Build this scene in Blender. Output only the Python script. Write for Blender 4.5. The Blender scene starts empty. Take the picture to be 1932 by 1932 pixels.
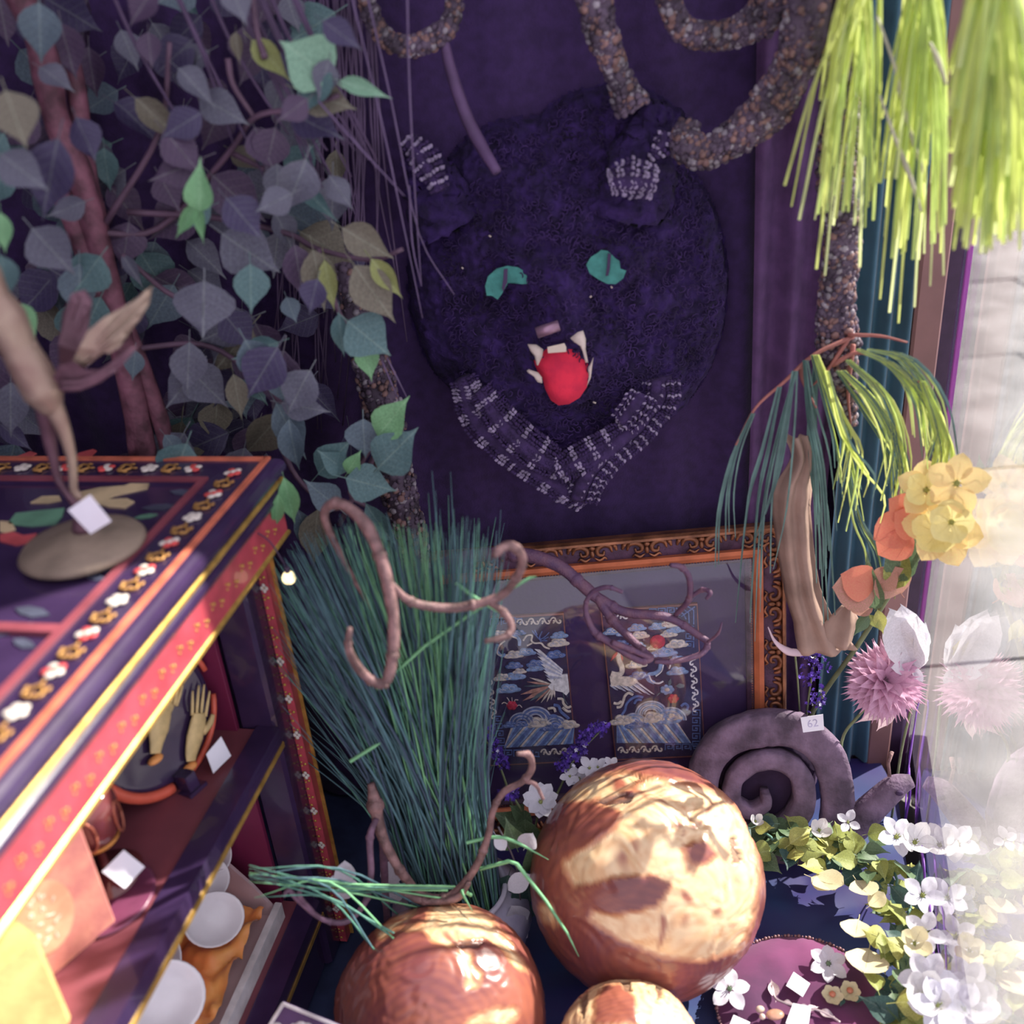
import bpy, math, random
from mathutils import Vector, Matrix, noise
random.seed(7)
sc = bpy.context.scene
col = sc.collection
# ------------------------------------------------------------------ camera
TH = math.radians(28); AR = math.radians(5); FP = 1950.0
CAM = Vector((0, 0, 1.25))
r0 = Vector((1, 0, 0)); u0 = Vector((0, math.sin(TH), math.cos(TH))); fw = Vector((0, math.cos(TH), -math.sin(TH)))
CR = math.cos(AR)*r0 - math.sin(AR)*u0; CU = math.sin(AR)*r0 + math.cos(AR)*u0
cd = bpy.data.cameras.new('camera'); cam = bpy.data.objects.new('camera', cd); col.objects.link(cam)
cam.matrix_world = Matrix((( CR.x, CU.x, -fw.x, CAM.x), (CR.y, CU.y, -fw.y, CAM.y), (CR.z, CU.z, -fw.z, CAM.z), (0, 0, 0, 1)))
cd.sensor_width = 36; cd.lens = 36*FP/1932; cd.clip_start = .02; cd.clip_end = 200
cd.dof.use_dof = True; cd.dof.focus_distance = 1.55; cd.dof.aperture_fstop = 2.6
sc.camera = cam
# ------------------------------------------------------------------ world, sun, exposure
w = bpy.data.worlds.new('world'); sc.world = w; w.use_nodes = True
bg = w.node_tree.nodes['Background']; bg.inputs[0].default_value = (.95, .9, 1.0, 1); bg.inputs[1].default_value = 1.35
SAZ = math.atan(.5); SEL = math.radians(40)
SUNV = Vector((math.cos(SAZ)*math.cos(SEL), math.sin(SAZ)*math.cos(SEL), math.sin(SEL)))
sd = bpy.data.lights.new('sun', 'SUN'); sd.energy = 12; sd.color = (1, .93, .78); sd.angle = .01
so = bpy.data.objects.new('sun', sd); col.objects.link(so); so.location = (2, 1, 3)
so.rotation_euler = SUNV.to_track_quat('Z', 'Y').to_euler()
vs = sc.view_settings; vs.view_transform = 'Standard'; vs.look = 'None'; vs.gamma = 1; vs.use_curve_mapping = False; vs.exposure = 0.0
# ------------------------------------------------------------------ helpers: picture -> place
def ray(x, y): return fw + (x-966)/FP*CR - (y-966)/FP*CU
def AX(x, y, ax, v):
    d = ray(x, y); return CAM + d*((v-CAM[ax])/d[ax])
def at(x, y, Y): return AX(x, y, 1, Y)
def onp(x, y, p, n):
    d = ray(x, y); return CAM + d*((Vector(p)-CAM).dot(n)/d.dot(n))
# ------------------------------------------------------------------ materials
def lin(c): return tuple(((v/255)/12.92 if v/255 <= .04045 else ((v/255+.055)/1.055)**2.4) for v in c)
MC = {}
def M(name, rgb, rough=.6, metal=0, var=.15, scale=25, bump=.15, c2=None, spec=.4, coat=0, sheen=0, trans=0, attr=None, sss=0):
    if name in MC: return MC[name]
    m = bpy.data.materials.new(name); m.use_nodes = True; nt = m.node_tree; N = nt.nodes; L = nt.links
    b = N['Principled BSDF']; b.inputs['Roughness'].default_value = rough; b.inputs['Metallic'].default_value = metal
    b.inputs['Specular IOR Level'].default_value = spec; b.inputs['Coat Weight'].default_value = coat
    b.inputs['Sheen Weight'].default_value = sheen
    tc = N.new('ShaderNodeTexCoord'); nz = N.new('ShaderNodeTexNoise'); nz.inputs['Scale'].default_value = scale; nz.inputs['Detail'].default_value = 5
    L.new(tc.outputs['Object'], nz.inputs['Vector'])
    mx = N.new('ShaderNodeMix'); mx.data_type = 'RGBA'
    c = lin(rgb); d = lin(c2) if c2 else tuple(v*(1-2*var) for v in c); e = c if c2 else tuple(min(1, v*(1+var)) for v in c)
    mx.inputs[6].default_value = (*d, 1); mx.inputs[7].default_value = (*e, 1)
    mr = N.new('ShaderNodeMapRange'); mr.inputs[1].default_value = .35; mr.inputs[2].default_value = .65
    L.new(nz.outputs[0], mr.inputs[0]); L.new(mr.outputs[0], mx.inputs[0]); out = mx.outputs[2]
    if attr:
        a = N.new('ShaderNodeAttribute'); a.attribute_name = attr; m2 = N.new('ShaderNodeMix'); m2.data_type = 'RGBA'; m2.blend_type = 'MULTIPLY'; m2.inputs[0].default_value = 1
        L.new(a.outputs['Color'], m2.inputs[6]); L.new(out, m2.inputs[7]); out = m2.outputs[2]
    L.new(out, b.inputs['Base Color'])
    if bump:
        bp = N.new('ShaderNodeBump'); bp.inputs['Strength'].default_value = bump; bp.inputs['Distance'].default_value = .002
        n2 = N.new('ShaderNodeTexNoise'); n2.inputs['Scale'].default_value = scale*6; L.new(tc.outputs['Object'], n2.inputs['Vector'])
        L.new(n2.outputs[0], bp.inputs['Height']); L.new(bp.outputs[0], b.inputs['Normal'])
    if trans:   # light passing through thin leaf or petal
        t = N.new('ShaderNodeBsdfTranslucent'); L.new(out, t.inputs[0]); ms = N.new('ShaderNodeMixShader'); ms.inputs[0].default_value = trans
        L.new(b.outputs[0], ms.inputs[1]); L.new(t.outputs[0], ms.inputs[2]); L.new(ms.outputs[0], N['Material Output'].inputs[0])
    MC[name] = m; return m
def glassmat(name, tint=(1, 1, 1), refl=1.0, f0=.04):
    m = bpy.data.materials.new(name); m.use_nodes = True; N = m.node_tree.nodes; L = m.node_tree.links
    N.remove(N['Principled BSDF']); t = N.new('ShaderNodeBsdfTransparent'); t.inputs[0].default_value = (*tint, 1)
    g = N.new('ShaderNodeBsdfGlossy'); g.inputs['Roughness'].default_value = .01
    ge = N.new('ShaderNodeNewGeometry'); dt = N.new('ShaderNodeVectorMath'); dt.operation = 'DOT_PRODUCT'; L.new(ge.outputs['Incoming'], dt.inputs[0]); L.new(ge.outputs['Normal'], dt.inputs[1])
    def mt(op, a, b_=None):
        q = N.new('ShaderNodeMath'); q.operation = op
        for i, v in enumerate((a, b_)):
            if v is None: continue
            if isinstance(v, (int, float)): q.inputs[i].default_value = v
            else: L.new(v, q.inputs[i])
        return q.outputs[0]
    sch = mt('MULTIPLY', mt('ADD', mt('MULTIPLY', mt('POWER', mt('SUBTRACT', 1.0, mt('ABSOLUTE', dt.outputs['Value'])), 5.0), 1-f0), f0), refl)
    class mm: outputs = [sch]
    x = N.new('ShaderNodeMixShader'); L.new(mm.outputs[0], x.inputs[0]); L.new(t.outputs[0], x.inputs[1]); L.new(g.outputs[0], x.inputs[2])
    L.new(x.outputs[0], N['Material Output'].inputs[0]); return m
# ------------------------------------------------------------------ mesh builder
class MB:
    def __init__(s): s.v = []; s.f = []; s.m = []; s.cm = 0
    def add(s, vs, fs):
        o = len(s.v); s.v += [Vector(p) for p in vs]; s.f += [tuple(i+o for i in f) for f in fs]; s.m += [s.cm]*len(fs); return s
    def mat(s, i): s.cm = i; return s
    def box(s, c, h, ax=None):
        ax = ax or (Vector((1, 0, 0)), Vector((0, 1, 0)), Vector((0, 0, 1))); c = Vector(c); b = min(h)*.18
        # box with chamfered long edges (bevel ring on both ends)
        vs = []
        for k in (-1, 1):
            for (i, j) in ((-1, -1), (1, -1), (1, 1), (-1, 1)):
                for (p, q) in ((0, b), (b, 0)) if i*j > 0 else ((b, 0), (0, b)):
                    vs.append(c + ax[0]*i*(h[0]-p) + ax[1]*j*(h[1]-q) + ax[2]*k*h[2])
        fs = [tuple(range(7, -1, -1)), tuple(range(8, 16))] + [(i, (i+1) % 8, 8+(i+1) % 8, 8+i) for i in range(8)]
        return s.add(vs, fs)
    def tube(s, pts, rad, n=8, flat=1.0, cap=True):
        pts = [Vector(p) for p in pts]; k = len(pts); rr = rad if hasattr(rad, '__len__') else [rad]*k
        vs = []; fs = []; up = None
        for i, p in enumerate(pts):
            t = (pts[min(i+1, k-1)]-pts[max(i-1, 0)])
            t = t.normalized() if t.length > 1e-9 else Vector((0, 0, 1))
            if up is None: up = t.orthogonal().normalized()
            up = up - t*up.dot(t); up = up.normalized() if up.length > 1e-6 else t.orthogonal().normalized()
            sd = t.cross(up)
            for j in range(n):
                a = 2*math.pi*j/n; vs.append(p + up*math.cos(a)*rr[i] + sd*math.sin(a)*rr[i]*flat)
        for i in range(k-1):
            for j in range(n): fs.append((i*n+j, i*n+(j+1) % n, (i+1)*n+(j+1) % n, (i+1)*n+j))
        if cap: fs += [tuple(range(n-1, -1, -1)), tuple(range((k-1)*n, k*n))]
        return s.add(vs, fs)
    def ftube(s, P, R_, nrm, fl=.45, n=10):   # flattened tube: wide across nrm, thin along it
        k = len(P); vs = []
        for i, p in enumerate(P):
            t = (P[min(i+1, k-1)]-P[max(i-1, 0)]).normalized(); q = nrm.cross(t).normalized()
            for j in range(n): a = 2*math.pi*j/n; vs.append(p+q*R_[i]*math.cos(a)+nrm*R_[i]*fl*math.sin(a))
        return s.add(vs, [(i*n+j, i*n+(j+1) % n, (i+1)*n+(j+1) % n, (i+1)*n+j) for i in range(k-1) for j in range(n)]+[tuple(range(n-1, -1, -1)), tuple(range((k-1)*n, k*n))])
    def strip(s, P, W_, nrm):   # thin folded grass blade
        k = len(P); vs = []
        for i, p in enumerate(P):
            t = (P[min(i+1, k-1)]-P[max(i-1, 0)]).normalized(); q = nrm.cross(t).normalized(); vs += [p-q*W_[i], p-nrm*W_[i]*.4, p+q*W_[i]]
        return s.add(vs, [(i*3+j, i*3+j+1, i*3+4+j, i*3+3+j) for i in range(k-1) for j in (0, 1)])
    def ell(s, c, r, ax=None, nu=10, nv=6):
        ax = ax or (Vector((1, 0, 0)), Vector((0, 1, 0)), Vector((0, 0, 1))); c = Vector(c)
        if not hasattr(r, '__len__'): r = (r, r, r)
        vs = [c-ax[2]*r[2]]
        for i in range(1, nv):
            b = -math.pi/2+math.pi*i/nv
            for j in range(nu):
                a = 2*math.pi*j/nu; vs.append(c+ax[0]*r[0]*math.cos(b)*math.cos(a)+ax[1]*r[1]*math.cos(b)*math.sin(a)+ax[2]*r[2]*math.sin(b))
        vs.append(c+ax[2]*r[2]); fs = [(0, 1+(j+1) % nu, 1+j) for j in range(nu)]
        for i in range(nv-2):
            for j in range(nu): a = 1+i*nu; fs.append((a+j, a+(j+1) % nu, a+nu+(j+1) % nu, a+nu+j))
        a = 1+(nv-2)*nu; fs += [(a+j, a+(j+1) % nu, len(vs)-1) for j in range(nu)]
        return s.add(vs, fs)
    def lathe(s, c, prof, n=32, ax=None):
        ax = ax or (Vector((1, 0, 0)), Vector((0, 1, 0)), Vector((0, 0, 1))); c = Vector(c); vs = []; fs = []
        for (r, z) in prof:
            for j in range(n): a = 2*math.pi*j/n; vs.append(c+ax[0]*r*math.cos(a)+ax[1]*r*math.sin(a)+ax[2]*z)
        for i in range(len(prof)-1):
            for j in range(n): fs.append((i*n+j, i*n+(j+1) % n, (i+1)*n+(j+1) % n, (i+1)*n+j))
        return s.add(vs, fs)
    def prism(s, poly, nrm, h):   # flat outline with real thickness h along nrm
        poly = [Vector(p) for p in poly]; n = len(poly); nrm = Vector(nrm)
        c = sum(poly, Vector())/n; area = Vector()
        for i in range(n): area += (poly[i]-c).cross(poly[(i+1) % n]-c)
        if area.dot(nrm) < 0: poly.reverse()
        e = [p+nrm*h for p in poly]
        return s.add(poly+e, [tuple(range(n-1, -1, -1)), tuple(range(n, 2*n))]+[(i, (i+1) % n, n+(i+1) % n, n+i) for i in range(n)])
    def ribbon(s, pts, nrm, wd, h):
        pts = [Vector(p) for p in pts]; nrm = Vector(nrm); k = len(pts); vs = []
        ww = wd if hasattr(wd, '__len__') else [wd]*k
        for i, p in enumerate(pts):
            t = (pts[min(i+1, k-1)]-pts[max(i-1, 0)]); t = t.normalized() if t.length > 1e-9 else Vector((1, 0, 0)); q = nrm.cross(t).normalized()*ww[i]/2
            vs += [p-q, p+q, p+q*.7+nrm*h, p-q*.7+nrm*h]
        fs = [(0, 1, 2, 3), (4*k-1, 4*k-2, 4*k-3, 4*k-4)]
        for i in range(k-1):
            for j in range(4): fs.append((4*i+j, 4*i+4+j, 4*i+4+(j+1) % 4, 4*i+(j+1) % 4))
        return s.add(vs, fs)
    def mesh(s, name, mats, smooth=True, off=None):
        me = bpy.data.meshes.new(name); off = off or Vector()
        me.from_pydata([p-off for p in s.v], [], s.f)
        for m in (mats if isinstance(mats, (list, tuple)) else [mats]): me.materials.append(m)
        me.polygons.foreach_set('material_index', s.m)
        if smooth: me.shade_smooth() if not smooth == 'auto' else None
        me.update(); return me
    def build(s, name, mats, parent=None, smooth=True, label=None, cat=None, group=None, kind=None, loc=None):
        off = wloc(parent) if parent else (Vector(loc) if loc is not None else sum(s.v, Vector())/max(1, len(s.v)))
        if parent is None and loc is None: off.z = min(p.z for p in s.v)
        o = bpy.data.objects.new(name, s.mesh(name, mats, smooth, off)); col.objects.link(o)
        if parent: o.parent = parent
        else: o.location = off
        return tag(o, label, cat, group, kind)
def wloc(o):
    p = Vector(o.location)
    return p+wloc(o.parent) if o.parent else p
def tag(o, label=None, cat=None, group=None, kind=None):
    for k, v in (('label', label), ('category', cat), ('group', group), ('kind', kind)):
        if v: o[k] = v
    return o
def thing(name, loc, label, cat, group=None):
    o = bpy.data.objects.new(name, None); o.empty_display_size = .03; col.objects.link(o); o.location = loc; return tag(o, label, cat, group)
def part(name, mesh, parent, mw=None, label=None):
    o = bpy.data.objects.new(name, mesh); col.objects.link(o); o.parent = parent
    if mw is not None: o.matrix_basis = Matrix.Translation(-wloc(parent)) @ mw
    if label: o['label'] = label
    return o
def smoothpath(pts, n=6):
    pts = [Vector(p) for p in pts]; P = [pts[0]*2-pts[1]]+pts+[pts[-1]*2-pts[-2]]; out = []
    for i in range(1, len(P)-2):
        for j in range(n):
            t = j/n; a, b, c, d = P[i-1], P[i], P[i+1], P[i+2]
            out.append(.5*((2*b)+(c-a)*t+(2*a-5*b+4*c-d)*t*t+(3*b-a-3*c+d)*t**3))
    out.append(pts[-1]); return out
def inter(vals, k):
    n = len(vals)-1; r = []
    for i in range(k):
        t = i/(k-1)*n; j = min(int(t), n-1); r.append(vals[j]+(vals[j+1]-vals[j])*(t-j))
    return r
def trace(l): return [at(x, y, Y) for (x, y, Y) in l]
def frame(L, N):   # matrix with y along L and z near N
    L = L.normalized(); N = (N-L*N.dot(L)); N = N.normalized() if N.length > 1e-5 else L.orthogonal().normalized(); X = L.cross(N)
    return Matrix(((X.x, L.x, N.x, 0), (X.y, L.y, N.y, 0), (X.z, L.z, N.z, 0), (0, 0, 0, 1)))
def rnd(a, b): return random.uniform(a, b)
X_, Y_, Z_ = Vector((1, 0, 0)), Vector((0, 1, 0)), Vector((0, 0, 1))
# ================================================================== THE SETTING
def sheet(name, fn, nu, nv, mats, parent=None, **kw):
    b = MB(); vs = [fn(i/nu, j/nv) for j in range(nv+1) for i in range(nu+1)]
    b.add(vs, [(j*(nu+1)+i, j*(nu+1)+i+1, (j+1)*(nu+1)+i+1, (j+1)*(nu+1)+i) for j in range(nv) for i in range(nu)])
    return b.build(name, mats, parent, **kw)
wallm = M('wall paint', (62, 42, 84), .9)
b = MB(); b.box((-.2, 1.49, .75), (.88, .05, .9)); b.build('wall_back', wallm, smooth=False, kind='structure')
b = MB(); b.box((-1.1, .7, .75), (.05, .75, .9)); b.build('wall_left', wallm, smooth=False, kind='structure')
b = MB(); b.box((-.3, .75, -.09), (.8, .7, .05)); b.build('floor', M('base board', (50, 60, 95), .8), smooth=False, kind='structure')
# unseen slab added to shade the rear display; oblique edge sets the sun line
b = MB(); b.prism([(-1.2, .48, 1.66), (2.2, 2.15, 1.66), (2.2, 3.4, 1.66), (.8, 1.9, 1.66), (-1.2, 1.9, 1.66)], (0, 0, 1), .06)
b.build('shade_slab', M('ceiling paint', (150, 140, 160), .9), smooth=False, kind='structure')
# window on the right: glass plane from the rear corner towards the street side
GA = Vector((.652, 1.385, 0)); GD = Vector((-.150, -.525, 0)).normalized(); GN = Vector((GD.y, -GD.x, 0))
if GN.x > 0: GN = -GN
g = MB(); g.prism([GA+Z_*-.12, GA+GD*1.5+Z_*-.12, GA+GD*1.5+Z_*1.62, GA+Z_*1.62], GN, .006)
go = g.build('window_1', glassmat('window glass', (.97, .98, 1), 1.15), smooth=False, kind='structure', loc=GA)
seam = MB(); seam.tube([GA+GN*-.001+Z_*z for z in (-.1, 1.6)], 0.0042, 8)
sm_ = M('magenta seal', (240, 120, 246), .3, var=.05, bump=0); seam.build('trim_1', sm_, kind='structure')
b = MB(); b.box((.628, 1.40, .75), (.016, .02, .87)); b.build('trim_2', M('dark gap strip', (62, 40, 70), .6), smooth=False, kind='structure')
b = MB(); b.box((.594, 1.385, .75), (.02, .03, .87)); b.build('trim_3', M('brown wood post', (135, 98, 98), .5, scale=8, var=.1), smooth=False, kind='structure')
# bottom sill of the window
b = MB(); b.box(GA+GD*.72+Z_*-.02-GN*.02, (.014, .72, .028), (GN, GD, Z_)); b.build('trim_4', M('sill paint', (92, 76, 104), .5), smooth=False, kind='structure')
# pavement outside
pavm = M('pavement stone', (190, 186, 186), .85, scale=6, var=.14, bump=.3)
pv = bpy.data.objects.new('pavement', None); col.objects.link(pv); pv.location = (2, 3, -.3); pv['kind'] = 'structure'
b = MB(); b.box((7, 12, -.33), (6.5, 14, .02)); b.build('bedding', M('joint mortar', (110, 104, 108), .9), pv, smooth=False)
pm = []
for k in range(3):
    s_ = MB(); s_.box((0, 0, 0), (.395+.0*k, .436, .03)); pm.append(s_.mesh('slab', pavm, False))
for j in range(17):
    y = .45+j*.885; gx = GA.x+(y-.45-GA.y)*(GD.x/GD.y)
    for i in range(14):
        x = .30+i*.8+(.4 if j % 2 else 0)
        if x+.4 < gx or x > 3.2+.6*y: continue
        part('slab', pm[(i*7+j) % 3], pv, Matrix.Translation((x, y, -.19+rnd(-.003, .003))))
b = MB(); b.box(GA+GD*.74+Z_*-.16-GN*.012, (.010, .78, .13), (GN, GD, Z_)); b.build('trim_5', M('plinth paint', (110, 92, 120), .7), smooth=False, kind='structure')
# ------------------------------------------------------------------ drapes and cloths
blackm = M('black cloth', (58, 37, 84), .95, scale=60, var=.12, sheen=.2, bump=.4)
def curt(u, v):
    x = -1.0+1.6*u; z = -.03+1.66*v
    a = .004+.02*max(0, min(1, (x-.30)/.1))+.006*max(0, min(1, (-.1-x)/.1))
    y = 1.415+a*math.sin(x*62+1.6*math.sin(z*1.7)+.8)+.004*noise.noise(Vector((x*6, z*2, 1)))+.003*math.sin(x*22)
    return Vector((x, y-.004, z))
sheet('black_curtain', curt, 220, 30, blackm, label='black purple fabric curtain hung as backdrop behind the fanged mask', cat='curtain')
def fold(name, pts, wd, dp, m, lab):
    ps = smoothpath(pts, 6); k = len(ps); ws = inter(wd, k)
    b = MB(); b.tube([p for p in ps], ws, 10, dp); return b.build(name, m, label=lab, cat='curtain')
fm = M('plum cloth', (84, 56, 98), .9, scale=40, var=.12, bump=.3)
def hang(xa, xb, za, zb, y0, amp, fr, ph, taper=0):
    def f(u, v):
        z = za+(zb-za)*v; c = (xa+xb)/2; x = c+(u-.5)*(xb-xa)*(1-taper*(1-v)*math.sin(v*3)); 
        return Vector((x, y0-amp*(.5+.5*math.sin(u*fr+ph+.6*math.sin(z*3)))+.004*noise.noise(Vector((x*12, z*4, 5))), z))
    return f
sheet('plum_drape', hang(.345, .49, .02, 1.45, 1.385, .022, 17, .4, .25), 60, 24, fm, label='plum cloth hanging in soft pleats behind the gravel-coated trunk', cat='drape')
tealm = M('teal cloth', (62, 100, 122), .8, scale=8, var=.14, sheen=.2, bump=.2)
sheet('teal_curtain', hang(.478, .585, -.02, 1.5, 1.375, .022, 22, 1, .15), 50, 20, tealm, label='teal cloth panel hanging beside the brown wood post', cat='curtain')
teal2 = M('dark teal satin', (48, 66, 112), .45, scale=6, var=.2, c2=(52, 40, 96), bump=.1)
def cloth(u, v):
    y = .55+.82*v; xr = min(.60, GA.x+(y-GA.y)*(GD.x/GD.y)-.02); x = -.2+(xr+.2)*u
    n = noise.noise(Vector((x*3.2, y*9+x*1.5, 2)))*.6+noise.noise(Vector((x*7, y*17, 4)))*.3
    return Vector((x, y, -.028+.022*abs(n)+.0*v))
sheet('teal_floor_cloth', cloth, 120, 110, teal2, label='dark teal satin cloth rumpled over the display floor', cat='cloth')
# ================================================================== CABINET
UD = Vector((-.208, -.978, 0)).normalized(); VD = Vector((-.978, .208, 0)).normalized(); CO = Vector((-.256, 1.117, 0))
def cb(u, v, z): return CO+UD*u+VD*v+Z_*z
def cbox(b, u0_, u1, v0, v1, z0, z1): return b.box(cb((u0_+u1)/2, (v0+v1)/2, (z0+z1)/2), (abs(u1-u0_)/2, abs(v1-v0)/2, abs(z1-z0)/2), (UD, VD, Z_))
cab = thing('lacquered_cabinet', cb(.3, .25, -.03), 'black and red lacquered open-shelf cabinet with gilt flower border at the left', 'cabinet')
lac = M('black lacquer', (58, 42, 76), .22, scale=20, var=.1, coat=.4, bump=.03)
redl = M('red lacquer', (190, 76, 90), .42, scale=30, var=.12, coat=.3, bump=.05)
brn = M('brown red lacquer', (140, 72, 84), .35, scale=18, var=.12, coat=.2, bump=.05)
inr = M('deep red panel', (122, 40, 76), .45, scale=12, var=.1)
shr = M('rose brown shelf board', (132, 72, 84), .5, scale=10, var=.1)
gold = M('gold paint', (214, 172, 92), .32, .55, scale=60, var=.15, bump=.05)
orl = M('orange line', (214, 118, 92), .4, scale=40, bump=.05)
LU = .95; LV = .56
b = MB(); cbox(b, .075, LU, .078, LV, .742, .757); b.build('top_panel', lac, cab, smooth=False)
b = MB(); cbox(b, .02, LU, .022, .078, .742, .760); cbox(b, .02, .078, .078, LV, .742, .760); b.build('top_border', lac, cab, smooth=False)
b = MB(); cbox(b, .068, LU, .070, .078, .7575, .763); cbox(b, .068, .077, .078, LV, .7575, .763); cbox(b, .36, .372, .078, LV, .7565, .762); b.build('inner_rail', brn, cab, smooth=False)
b = MB(); cbox(b, .014, LU, .0165, .0235, .7575, .7625); cbox(b, .0145, .022, .022, LV, .7575, .7625); b.build('orange_rail', orl, cab, smooth=False)
def mould(name, prof, m):   # profile (v,z) run along the open front and along the far end
    b = MB(); k = len(prof); st = [(LU, 0), (0, 0), (0, 1)]
    vs = [cb(LU, p[0], p[1]) for p in prof]+[cb(p[0], p[0], p[1]) for p in prof]+[cb(p[0], LV, p[1]) for p in prof]
    fs = [(s_*k+i, s_*k+(i+1) % k, (s_+1)*k+(i+1) % k, (s_+1)*k+i) for s_ in (0, 1) for i in range(k)]
    b.add(vs, fs); b.build(name, m, cab, smooth=False)
def arcp(v, z, r, a0, a1, n=6): return [(v-r*math.cos(math.radians(a0+(a1-a0)*i/n)), z+r*math.sin(math.radians(a0+(a1-a0)*i/n))) for i in range(n+1)]
mould('upper_moulding', arcp(.017, .747, .013, 90, -60)+[(.03, .735), (.03, .75)], lac)
mould('gilt_moulding', arcp(.0125, .731, .0045, 80, -80)+[(.03, .72), (.03, .74)], gold)
mould('lower_moulding', arcp(.017, .7185, .009, 80, -60)+[(.03, .70), (.03, .72)], lac)
mould('highlight_line', arcp(.0075, .7505, .0022, 150, -80)+[(.012, .747)], M('highlight line', (190, 182, 180), .25, .3))  # pale strip paints a gloss highlight along the black moulding
mould('red_frieze', [(.014, .708), (.014, .664), (.04, .664), (.04, .708)], redl)
mould('gilt_bead', arcp(.016, .661, .0045, 90, -90)+[(.04, .656), (.04, .664)], gold)
mould('brown_bead', arcp(.016, .7105, .004, 90, -90)+[(.04, .706), (.04, .712)], brn)
b = MB(); cbox(b, .03, LU, .04, LV, .64, .742); b.build('top_case', lac, cab, smooth=False)
# gold dots on red frieze
dm = MB(); dm.ell((0, 0, 0), (.0026, .0012, .0022), nu=6, nv=4); dm.ell((.005, 0, .003), (.0018, .001, .0016), nu=6, nv=4); dm.ell((.005, 0, -.003), (.0018, .001, .0016), nu=6, nv=4)
dme = dm.mesh('gold_flower', gold); R_c = Matrix(((UD.x, VD.x, 0, 0), (UD.y, VD.y, 0, 0), (0, 0, 1, 0), (0, 0, 0, 1)))
for i in range(44): part('gold_flower', dme, cab, Matrix.Translation(cb(.045+i*.019, .0135, .686+(.004 if i % 2 else -.004))) @ R_c)
# border blossoms and gilt scrolls
whm = M('mother of pearl', (226, 216, 208), .25, scale=60, var=.1); rdm = M('coral red inlay', (220, 84, 84), .35)
def blos(m1, m2):
    b = MB()
    for k in range(5): a = k*1.2566; b.mat(0 if k % 2 else 1).ell((.0062*math.cos(a), .0062*math.sin(a), .001), (.0052, .0048, .0016), nu=8, nv=4)
    b.mat(0).ell((0, 0, .0015), (.004, .004, .0018), nu=8, nv=4); return b.mesh('inlaid_blossom', [m1, m2])
bl = [blos(whm, rdm), blos(rdm, whm), blos(whm, whm)]
def scr():
    b = MB()
    for s_ in (-1, 1):
        b.tube(smoothpath([(0, 0, .001), (.006, s_*.007, .001), (.013, s_*.008, .001), (.015, s_*.002, .001), (.011, s_*.003, .001)], 4), [.0016]*17, 5)
        b.ell((.004, s_*.010, .001), (.004, .002, .0012), nu=6, nv=4)
    b.ell((-.004, 0, .001), (.004, .0022, .0012), nu=6, nv=4); return b.mesh('gilt_scroll', M('old gold inlay', (188, 140, 82), .4, .3))
sc_ = scr()
for i in range(17):
    R = R_c
    part('inlaid_blossom', bl[i % 3], cab, Matrix.Translation(cb(.055+i*.053, .046, .761)) @ R)
    part('gilt_scroll', sc_, cab, Matrix.Translation(cb(.075+i*.053, .046, .761)) @ R)
R2 = R_c @ Matrix.Rotation(math.pi/2, 4, 'Z')
for i in range(9):
    part('inlaid_blossom', bl[(i+1) % 3], cab, Matrix.Translation(cb(.045, .10+i*.055, .761)) @ R2)
    part('gilt_scroll', sc_, cab, Matrix.Translation(cb(.045, .122+i*.055, .761)) @ R2)
# painted leaves and figure on the top panel
lg = M('painted green', (104, 150, 124), .4); lcr = M('painted cream', (206, 184, 146), .4); lor = M('painted red', (188, 84, 88), .4); dgl = M('painted dull leaf', (80, 84, 104), .4)
def topshape(name, pl, m, h=.0015):
    b = MB(); b.prism([AX(x, y, 2, .7572) for x, y in pl], Z_, h); b.build(name, m, cab, smooth=False)
topshape('painted_robe', [(15, 990), (30, 970), (75, 965), (122, 960), (118, 975), (105, 990), (60, 994)], lg)
topshape('painted_arm', [(150, 930), (190, 921), (235, 918), (262, 908), (282, 914), (278, 923), (255, 928), (215, 937), (200, 944), (240, 942), (254, 948), (235, 960), (205, 958), (180, 950), (150, 952)], lcr)
topshape('painted_sleeve', [(58, 950), (80, 938), (112, 937), (116, 945), (90, 950)], lcr)
topshape('painted_sash', [(0, 1010), (25, 1005), (45, 1012), (70, 1008), (60, 1024), (30, 1030), (0, 1022)], lor)
topshape('painted_hem', [(0, 985), (22, 986), (30, 1000), (10, 1006), (0, 1004)], lcr)
topshape('red_scroll', [(138, 866), (150, 856), (176, 849), (183, 852), (170, 864), (145, 873)], lor)
topshape('red_scroll', [(0, 872), (30, 864), (58, 853), (70, 857), (45, 870), (12, 884), (0, 886)], lor)
for (x, y, s_) in [(320, 905, 1), (345, 930, 1.2), (300, 958, 1.3), (210, 1075, 1), (180, 1090, .9), (60, 1155, 1.4), (20, 1190, 1.2), (45, 1215, 1), (330, 890, .8), (275, 975, .8), (370, 900, .9)]:
    a = rnd(-.6, .6); c_ = AX(x, y, 2, .7572); L_ = .016*s_
    b = MB(); b.prism([c_+Vector((math.cos(a+t)*L_*f, math.sin(a+t)*L_*f, 0)) for t, f in ((0, 1), (.7, .45), (1.57, .3), (2.5, .5), (3.14, .9), (3.8, .45), (4.7, .3), (5.5, .5))], Z_, .0012); b.build('painted_leaf', random.choice([dgl, lg, dgl]), cab, smooth=False)
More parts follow.
